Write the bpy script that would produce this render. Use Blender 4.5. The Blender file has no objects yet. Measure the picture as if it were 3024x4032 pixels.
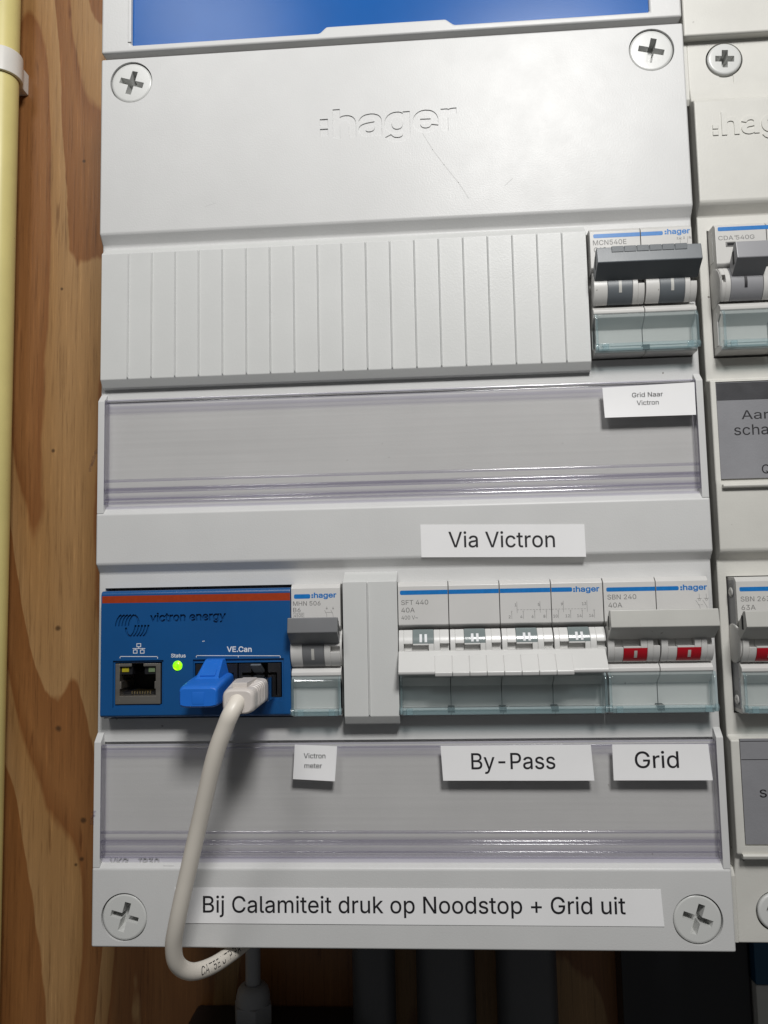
import bpy, bmesh, math, random
from mathutils import Vector, Matrix
from mathutils.geometry import delaunay_2d_cdt

sc = bpy.context.scene
COL = sc.collection
MM = 0.001

# ------------------------------------------------------------------ camera
# Everything is measured in millimetres on the front plane of the white cover:
# x to the right, t downwards, d out of the cover towards the viewer.
def P(x, t, d):
    return Vector((x * MM, -d * MM, -t * MM))

cam = bpy.data.cameras.new('camera')
cam.sensor_fit = 'VERTICAL'
cam.sensor_height = 36.0
cam.lens = 3115.0 / 4032.0 * 36.0
cam.clip_start = 0.01
cam.clip_end = 20.0
cam_ob = bpy.data.objects.new('camera', cam)
COL.objects.link(cam_ob)
R = ((0.9977, 0.0208, 0.0648), (-0.0264, 0.9958, 0.0874), (-0.0627, -0.0889, 0.9941))
def to_world(v):
    return Vector((v[0], v[2], -v[1]))
cx, cy, cz = to_world(R[0]), -to_world(R[1]), -to_world(R[2])
m = Matrix((cx, cy, cz)).transposed().to_4x4()
m.translation = P(121.4, 200.03, 276.7)
cam_ob.matrix_world = m
sc.camera = cam_ob

# ------------------------------------------------------------------ light
world = bpy.data.worlds.new('World')
sc.world = world
world.use_nodes = True
bg = world.node_tree.nodes['Background']
bg.inputs[0].default_value = (0.97, 0.99, 1.0, 1)
bg.inputs[1].default_value = 0.07

def lamp(name, x, t, d, power, sx, sy, aim, colour):
    l = bpy.data.lights.new(name, 'AREA')
    l.shape = 'RECTANGLE'
    l.size, l.size_y = sx, sy
    l.energy = power
    l.color = colour
    o = bpy.data.objects.new(name, l)
    COL.objects.link(o)
    o.location = P(x, t, d)
    o.rotation_euler = (P(*aim) - o.location).to_track_quat('-Z', 'Y').to_euler()
    return o
lamp('ceiling_lamp_front', 243, -296, 560, 4.45, 0.13, 0.13, (121, 160, 0), (1.0, 0.99, 0.97))
lamp('ceiling_lamp_side', -115, -430, 560, 1.3, 0.15, 0.13, (121, 160, 0), (1.0, 0.99, 0.97))

sc.view_settings.view_transform = 'Standard'
sc.view_settings.look = 'None'
sc.view_settings.exposure = 0.0
sc.view_settings.gamma = 1.0
sc.render.engine = 'CYCLES'
sc.cycles.transparent_max_bounces = 24
sc.cycles.max_bounces = 8
sc.cycles.use_denoising = True

# ------------------------------------------------------------------ materials
def new_mat(name):
    mt = bpy.data.materials.new(name)
    mt.use_nodes = True
    nt = mt.node_tree
    return mt, nt, nt.nodes['Principled BSDF']

def obj_coords(nt, scale):
    tc = nt.nodes.new('ShaderNodeTexCoord')
    mp = nt.nodes.new('ShaderNodeMapping')
    mp.inputs['Scale'].default_value = scale
    geo = nt.nodes.new('ShaderNodeNewGeometry')
    nt.links.new(geo.outputs['Position'], mp.inputs['Vector'])
    return mp

def noise(nt, scale, detail=2.0, rough=0.5, stretch=(1, 1, 1), distortion=0.0):
    mp = obj_coords(nt, stretch)
    n = nt.nodes.new('ShaderNodeTexNoise')
    n.inputs['Scale'].default_value = scale
    n.inputs['Detail'].default_value = detail
    n.inputs['Roughness'].default_value = rough
    n.inputs['Distortion'].default_value = distortion
    nt.links.new(mp.outputs[0], n.inputs['Vector'])
    return n

def ramp(nt, src, stops):
    r = nt.nodes.new('ShaderNodeValToRGB')
    nt.links.new(src, r.inputs[0])
    els = r.color_ramp.elements
    while len(els) < len(stops):
        els.new(0.5)
    for e, (p, c) in zip(els, stops):
        e.position = p
        e.color = c if len(c) == 4 else (*c, 1)
    return r

def plastic(name, colour, rough=0.42, grain=0.0, grain_scale=2600, spec=0.5, mottle=0.06, specks=0.0, speck_colour=(0.12, 0.10, 0.08), smudge=0.065):
    mt, nt, b = new_mat(name)
    b.inputs['Roughness'].default_value = rough
    b.inputs['Specular IOR Level'].default_value = spec
    n = noise(nt, 45, 4, 0.6)
    lo = tuple(c * (1 - mottle) for c in colour)
    hi = tuple(min(1, c * (1 + mottle)) for c in colour)
    r = ramp(nt, n.outputs[0], [(0.3, lo), (0.7, hi)])
    out = r.outputs[0]
    if specks:
        n2 = noise(nt, 420, 1, 0.4)
        r2 = ramp(nt, n2.outputs[0], [(0.0, (0, 0, 0)), (specks, (0, 0, 0)), (specks + 0.02, (1, 1, 1))])
        n3 = noise(nt, 60, 1, 0.4)
        r3 = ramp(nt, n3.outputs[0], [(0.5, (0, 0, 0)), (0.6, (0.8, 0.8, 0.8))])
        mu = nt.nodes.new('ShaderNodeMath'); mu.operation = 'MULTIPLY'
        nt.links.new(r2.outputs[0], mu.inputs[0]); nt.links.new(r3.outputs[0], mu.inputs[1])
        mx = nt.nodes.new('ShaderNodeMix'); mx.data_type = 'RGBA'
        nt.links.new(mu.outputs[0], mx.inputs['Factor'])
        nt.links.new(out, mx.inputs['A'])
        mx.inputs['B'].default_value = (*speck_colour, 1)
        out = mx.outputs['Result']
    nt.links.new(out, b.inputs['Base Color'])
    nr = noise(nt, 75, 5, 0.62)
    mr = nt.nodes.new('ShaderNodeMapRange')
    mr.inputs['To Min'].default_value = rough - smudge
    mr.inputs['To Max'].default_value = rough + smudge
    nt.links.new(nr.outputs[0], mr.inputs[0])
    nt.links.new(mr.outputs[0], b.inputs['Roughness'])
    if grain:
        g = noise(nt, grain_scale, 2, 0.6)
        bp = nt.nodes.new('ShaderNodeBump')
        bp.inputs['Strength'].default_value = grain
        bp.inputs['Distance'].default_value = 0.00008
        nt.links.new(g.outputs[0], bp.inputs['Height'])
        nt.links.new(bp.outputs[0], b.inputs['Normal'])
    return mt

def flat_ink(name, colour, rough=0.5):
    mt, nt, b = new_mat(name)
    n = noise(nt, 900, 2, 0.5)
    r = ramp(nt, n.outputs[0], [(0.3, tuple(c * 0.92 for c in colour)), (0.7, tuple(min(1, c * 1.06) for c in colour))])
    nt.links.new(r.outputs[0], b.inputs['Base Color'])
    b.inputs['Roughness'].default_value = rough
    return mt

def clear(name, tint, rough=0.04, gloss=1.0, streak=0.0, milk=0.0, milk_colour=(0.6, 0.75, 0.78)):
    """thin clear plastic: straight-through tinted light plus a Fresnel mirror"""
    mt = bpy.data.materials.new(name)
    mt.use_nodes = True
    nt = mt.node_tree
    nt.nodes.remove(nt.nodes['Principled BSDF'])
    tr = nt.nodes.new('ShaderNodeBsdfTransparent')
    tr.inputs[0].default_value = (*tint, 1)
    gl = nt.nodes.new('ShaderNodeBsdfGlossy')
    gl.inputs['Roughness'].default_value = rough
    fr = nt.nodes.new('ShaderNodeFresnel')
    fr.inputs[0].default_value = 1.49
    mu = nt.nodes.new('ShaderNodeMath'); mu.operation = 'MULTIPLY'
    mu.inputs[1].default_value = gloss
    geo = nt.nodes.new('ShaderNodeNewGeometry')
    inv = nt.nodes.new('ShaderNodeMath'); inv.operation = 'SUBTRACT'; inv.inputs[0].default_value = 1.0
    nt.links.new(geo.outputs['Backfacing'], inv.inputs[1])
    m0 = nt.nodes.new('ShaderNodeMath'); m0.operation = 'MULTIPLY'
    nt.links.new(fr.outputs[0], m0.inputs[0]); nt.links.new(inv.outputs[0], m0.inputs[1])
    nt.links.new(m0.outputs[0], mu.inputs[0])
    mx = nt.nodes.new('ShaderNodeMixShader')
    nt.links.new(mu.outputs[0], mx.inputs[0])
    if milk:
        df = nt.nodes.new('ShaderNodeBsdfDiffuse')
        df.inputs[0].default_value = (*milk_colour, 1)
        ml = nt.nodes.new('ShaderNodeMixShader')
        ml.inputs[0].default_value = milk
        nt.links.new(tr.outputs[0], ml.inputs[1]); nt.links.new(df.outputs[0], ml.inputs[2])
        nt.links.new(ml.outputs[0], mx.inputs[1])
    else:
        nt.links.new(tr.outputs[0], mx.inputs[1])
    nt.links.new(gl.outputs[0], mx.inputs[2])
    nt.links.new(mx.outputs[0], nt.nodes['Material Output'].inputs[0])
    if streak:
        n = noise(nt, 900, 3, 0.6, (0.012, 1, 1))
        r = ramp(nt, n.outputs[0], [(0.35, tuple(c * (1 - streak) for c in tint)), (0.65, tuple(min(1, c * (1 + streak)) for c in tint))])
        nt.links.new(r.outputs[0], tr.inputs[0])
        bp = nt.nodes.new('ShaderNodeBump')
        bp.inputs['Strength'].default_value = 0.12
        bp.inputs['Distance'].default_value = 0.0001
        nt.links.new(n.outputs[0], bp.inputs['Height'])
        nt.links.new(bp.outputs[0], gl.inputs['Normal'])
        nt.links.new(bp.outputs[0], fr.inputs['Normal'])
    return mt

def emitter(name, stops):
    mt, nt, b = new_mat(name)
    n = noise(nt, 700, 1, 0.3)
    r = ramp(nt, n.outputs[0], stops)
    b.inputs['Base Color'].default_value = (0.1, 0.4, 0.02, 1)
    nt.links.new(r.outputs[0], b.inputs['Emission Color'])
    b.inputs['Emission Strength'].default_value = 1.6
    b.inputs['Roughness'].default_value = 0.2
    return mt

KNOTS = [(-59.8, 218.5, 1.3), (-58.8, 265.7, 1.5), (-46.6, 325.5, 1.1), (-46, 308, 1.3), (-49.4, 328, 0.8), (-60.5, 51, 0.7), (-50, -15, 0.8), (-63.5, 132.4, 0.9)]
def plywood():
    mt, nt, b = new_mat('plywood')
    big = noise(nt, 14.0, 1.5, 0.4, (1.0, 1.0, 0.17), 0.25)
    mul = nt.nodes.new('ShaderNodeMath'); mul.operation = 'MULTIPLY'
    nt.links.new(big.outputs[0], mul.inputs[0]); mul.inputs[1].default_value = 7.5
    edge = noise(nt, 75, 3, 0.55, (1.0, 1.0, 0.35))
    mad = nt.nodes.new('ShaderNodeMath'); mad.operation = 'MULTIPLY_ADD'
    nt.links.new(edge.outputs[0], mad.inputs[0]); mad.inputs[1].default_value = 0.2
    nt.links.new(mul.outputs[0], mad.inputs[2])
    fr = nt.nodes.new('ShaderNodeMath'); fr.operation = 'FRACT'
    nt.links.new(mad.outputs[0], fr.inputs[0])
    band = ramp(nt, fr.outputs[0], [(0.0, (0.325, 0.172, 0.062)), (0.40, (0.365, 0.208, 0.086)), (0.42, (0.225, 0.09, 0.026)), (0.80, (0.265, 0.115, 0.036)), (0.95, (0.215, 0.084, 0.024)), (1.0, (0.325, 0.172, 0.062))])
    fib = noise(nt, 900, 4, 0.7, (1.0, 1.0, 0.035))
    rf = ramp(nt, fib.outputs[0], [(0.25, (0.55, 0.5, 0.45)), (0.45, (0.97, 0.97, 0.97)), (0.6, (1.05, 1.05, 1.05)), (0.72, (1.35, 1.38, 1.42))])
    m1 = nt.nodes.new('ShaderNodeMix'); m1.data_type = 'RGBA'; m1.blend_type = 'MULTIPLY'
    m1.inputs['Factor'].default_value = 1.0
    nt.links.new(band.outputs[0], m1.inputs['A']); nt.links.new(rf.outputs[0], m1.inputs['B'])
    pore = noise(nt, 230, 3, 0.55, (1.0, 1.0, 0.10))
    rp = ramp(nt, pore.outputs[0], [(0.26, (0.50, 0.42, 0.36)), (0.34, (1, 1, 1))])
    m2 = nt.nodes.new('ShaderNodeMix'); m2.data_type = 'RGBA'; m2.blend_type = 'MULTIPLY'
    m2.inputs['Factor'].default_value = 0.8
    nt.links.new(m1.outputs['Result'], m2.inputs['A']); nt.links.new(rp.outputs[0], m2.inputs['B'])
    last = m2.outputs['Result']
    for kx, kt, kr in KNOTS:
        geo = nt.nodes.new('ShaderNodeNewGeometry')
        wob = noise(nt, 260, 3, 0.6)
        sub = nt.nodes.new('ShaderNodeVectorMath'); sub.operation = 'DISTANCE'
        nt.links.new(geo.outputs['Position'], sub.inputs[0]); sub.inputs[1].default_value = P(kx, kt, -95)
        ad = nt.nodes.new('ShaderNodeMath'); ad.operation = 'MULTIPLY_ADD'
        nt.links.new(wob.outputs[0], ad.inputs[0]); ad.inputs[1].default_value = kr * 0.0012; nt.links.new(sub.outputs['Value'], ad.inputs[2])
        mr = nt.nodes.new('ShaderNodeMapRange')
        mr.inputs['From Min'].default_value = kr * 0.0011; mr.inputs['From Max'].default_value = kr * 0.0019
        mr.inputs['To Min'].default_value = 0.85; mr.inputs['To Max'].default_value = 0.0
        nt.links.new(ad.outputs[0], mr.inputs[0])
        mk = nt.nodes.new('ShaderNodeMix'); mk.data_type = 'RGBA'
        nt.links.new(mr.outputs[0], mk.inputs['Factor']); nt.links.new(last, mk.inputs['A'])
        mk.inputs['B'].default_value = (0.06, 0.028, 0.010, 1)
        last = mk.outputs['Result']
    nt.links.new(last, b.inputs['Base Color'])
    b.inputs['Roughness'].default_value = 0.42
    bp = nt.nodes.new('ShaderNodeBump')
    bp.inputs['Strength'].default_value = 0.25
    bp.inputs['Distance'].default_value = 0.0003
    nt.links.new(fib.outputs[0], bp.inputs['Height'])
    nt.links.new(bp.outputs[0], b.inputs['Normal'])
    return mt

M = {}
M['cover'] = plastic('cover_plastic', (0.60, 0.60, 0.595), 0.40, 0.5, 1700, 0.40, 0.025, 0.80)
M['cream'] = plastic('aged_cover_plastic', (0.60, 0.59, 0.55), 0.42, 0.4, 1500, 0.45, 0.05, 0.78)
M['filler'] = plastic('filler_plastic', (0.60, 0.605, 0.595), 0.39, 0.4, 1700, 0.45, 0.02)
M['screw'] = plastic('screw_plastic', (0.60, 0.605, 0.59), 0.28, 0.1, 1500, 0.5, 0.03)
M['body'] = plastic('breaker_plastic', (0.62, 0.61, 0.595), 0.30, 0.08, 2500, 0.5, 0.03, 0.82)
M['agedbody'] = plastic('older_breaker_plastic', (0.58, 0.57, 0.55), 0.33, 0.1, 2500, 0.5, 0.05, 0.78)
M['white'] = plastic('white_toggle_plastic', (0.66, 0.655, 0.64), 0.25, 0.03, 2500, 0.5, 0.03)
M['slate'] = plastic('slate_plastic', (0.115, 0.128, 0.14), 0.38, 0.15, 2500, 0.5, 0.08)
M['midgrey'] = plastic('mid_grey_plastic', (0.165, 0.168, 0.175), 0.36, 0.1, 2500, 0.5, 0.06)
M['lightgrey'] = plastic('light_grey_plastic', (0.27, 0.27, 0.285), 0.36, 0.1, 2500, 0.5, 0.05)
M['window'] = plastic('indicator_grey', (0.20, 0.235, 0.235), 0.15, 0.0, 2500, 0.5, 0.05)
M['red'] = plastic('red_indicator', (0.42, 0.008, 0.018), 0.25, 0.0, 2500, 0.5, 0.08)
M['beige'] = plastic('grey_white_toggle_plastic', (0.49, 0.485, 0.455), 0.38, 0.1, 2500, 0.5, 0.06, 0.72, (0.12, 0.06, 0.03))
M['blue'] = plastic('blue_module_plastic', (0.006, 0.075, 0.235), 0.34, 0.1, 2500, 0.5, 0.05)
M['plugblue'] = plastic('blue_plug_plastic', (0.012, 0.145, 0.60), 0.42, 0.1, 1800, 0.45, 0.07)
M['black'] = plastic('black_plastic', (0.012, 0.012, 0.014), 0.35, 0.0, 2500, 0.5, 0.1)
M['dark'] = plastic('dark_cavity', (0.006, 0.006, 0.008), 0.6, 0.0, 2500, 0.3, 0.1)
M['jacket'] = plastic('cable_jacket', (0.73, 0.68, 0.605), 0.38, 0.05, 1200, 0.5, 0.04)
M['bootp'] = plastic('boot_plastic', (0.60, 0.555, 0.52), 0.36, 0.05, 1200, 0.5, 0.04)
M['yellow'] = plastic('yellow_conduit', (0.72, 0.63, 0.26), 0.40, 0.1, 500, 0.5, 0.05, 0.78)
M['clip'] = plastic('white_clip', (0.72, 0.70, 0.66), 0.35, 0.1, 500, 0.5, 0.05)
M['greypipe'] = plastic('grey_conduit', (0.085, 0.085, 0.09), 0.42, 0.1, 500, 0.5, 0.05)
M['greycable'] = plastic('grey_cable', (0.30, 0.30, 0.31), 0.45, 0.1, 500, 0.5, 0.05)
M['teal'] = plastic('blue_casing', (0.003, 0.055, 0.12), 0.4, 0.0, 500, 0.5, 0.05)
M['paper'] = plastic('label_paper', (0.85, 0.845, 0.85), 0.32, 0.08, 1500, 0.5, 0.02)
M['greycard'] = plastic('grey_card', (0.235, 0.235, 0.25), 0.6, 0.6, 1500, 0.4, 0.10)
M['darkband'] = plastic('dark_printed_band', (0.045, 0.045, 0.05), 0.6, 0.6, 1500, 0.4, 0.5)
M['bluesheet'] = plastic('blue_sheet', (0.003, 0.095, 0.36), 0.25, 0.1, 1800, 0.16, 0.04, smudge=0.01)
M['scratch'] = flat_ink('scratch_mark', (0.56, 0.558, 0.55), 0.6)
M['ink'] = flat_ink('black_ink', (0.012, 0.011, 0.014))
M['greyink'] = flat_ink('grey_ink', (0.19, 0.185, 0.18))
M['hblue'] = flat_ink('blue_ink', (0.008, 0.17, 0.50), 0.35)
M['orange'] = flat_ink('orange_ink', (0.33, 0.038, 0.006), 0.38)
M['whiteink'] = flat_ink('white_ink', (0.75, 0.76, 0.78))
mt_, nt_, b_ = new_mat('nickel_shield'); M['metal'] = mt_
b_.inputs['Metallic'].default_value = 1.0; b_.inputs['Roughness'].default_value = 0.38
r_ = ramp(nt_, noise(nt_, 300, 3, 0.6, (0.15, 1, 1)).outputs[0], [(0.3, (0.50, 0.46, 0.41)), (0.7, (0.62, 0.58, 0.52))])
nt_.links.new(r_.outputs[0], b_.inputs['Base Color'])
mt_, nt_, b_ = new_mat('gold_contact'); M['gold'] = mt_
b_.inputs['Metallic'].default_value = 1.0; b_.inputs['Roughness'].default_value = 0.25
r_ = ramp(nt_, noise(nt_, 900, 2, 0.6).outputs[0], [(0.3, (0.8, 0.62, 0.3)), (0.7, (0.95, 0.8, 0.5))])
nt_.links.new(r_.outputs[0], b_.inputs['Base Color'])
M['amber'] = flat_ink('amber_lens', (0.38, 0.33, 0.02), 0.2)
M['greenlens'] = flat_ink('pale_green_lens', (0.16, 0.22, 0.12), 0.2)
M['led'] = emitter('green_status_light', [(0.35, (0.06, 0.75, 0.0)), (0.62, (0.35, 0.85, 0.0)), (0.72, (0.75, 0.85, 0.02))])
M['sheet'] = clear('clear_sheet', (0.953, 0.95, 0.95), 0.12, 0.9, 0.014)
M['sheet_edge'] = clear('clear_sheet_edge', (0.92, 0.912, 0.945), 0.08, 2.0)
M['rail_edge'] = clear('clear_rail', (0.875, 0.865, 0.92), 0.13, 2.6)
M['flap'] = clear('clear_flap', (0.93, 0.945, 0.945), 0.04, 1.6, 0.0, 0.045, (0.66, 0.84, 0.88))
M['flap_edge'] = clear('clear_flap_edge', (0.88, 0.925, 0.935), 0.10, 2.6, 0.0, 0.17, (0.52, 0.70, 0.74))  # cyan diffuse share imitates light guided out through the clear edges
M['wood'] = plywood()

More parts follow.
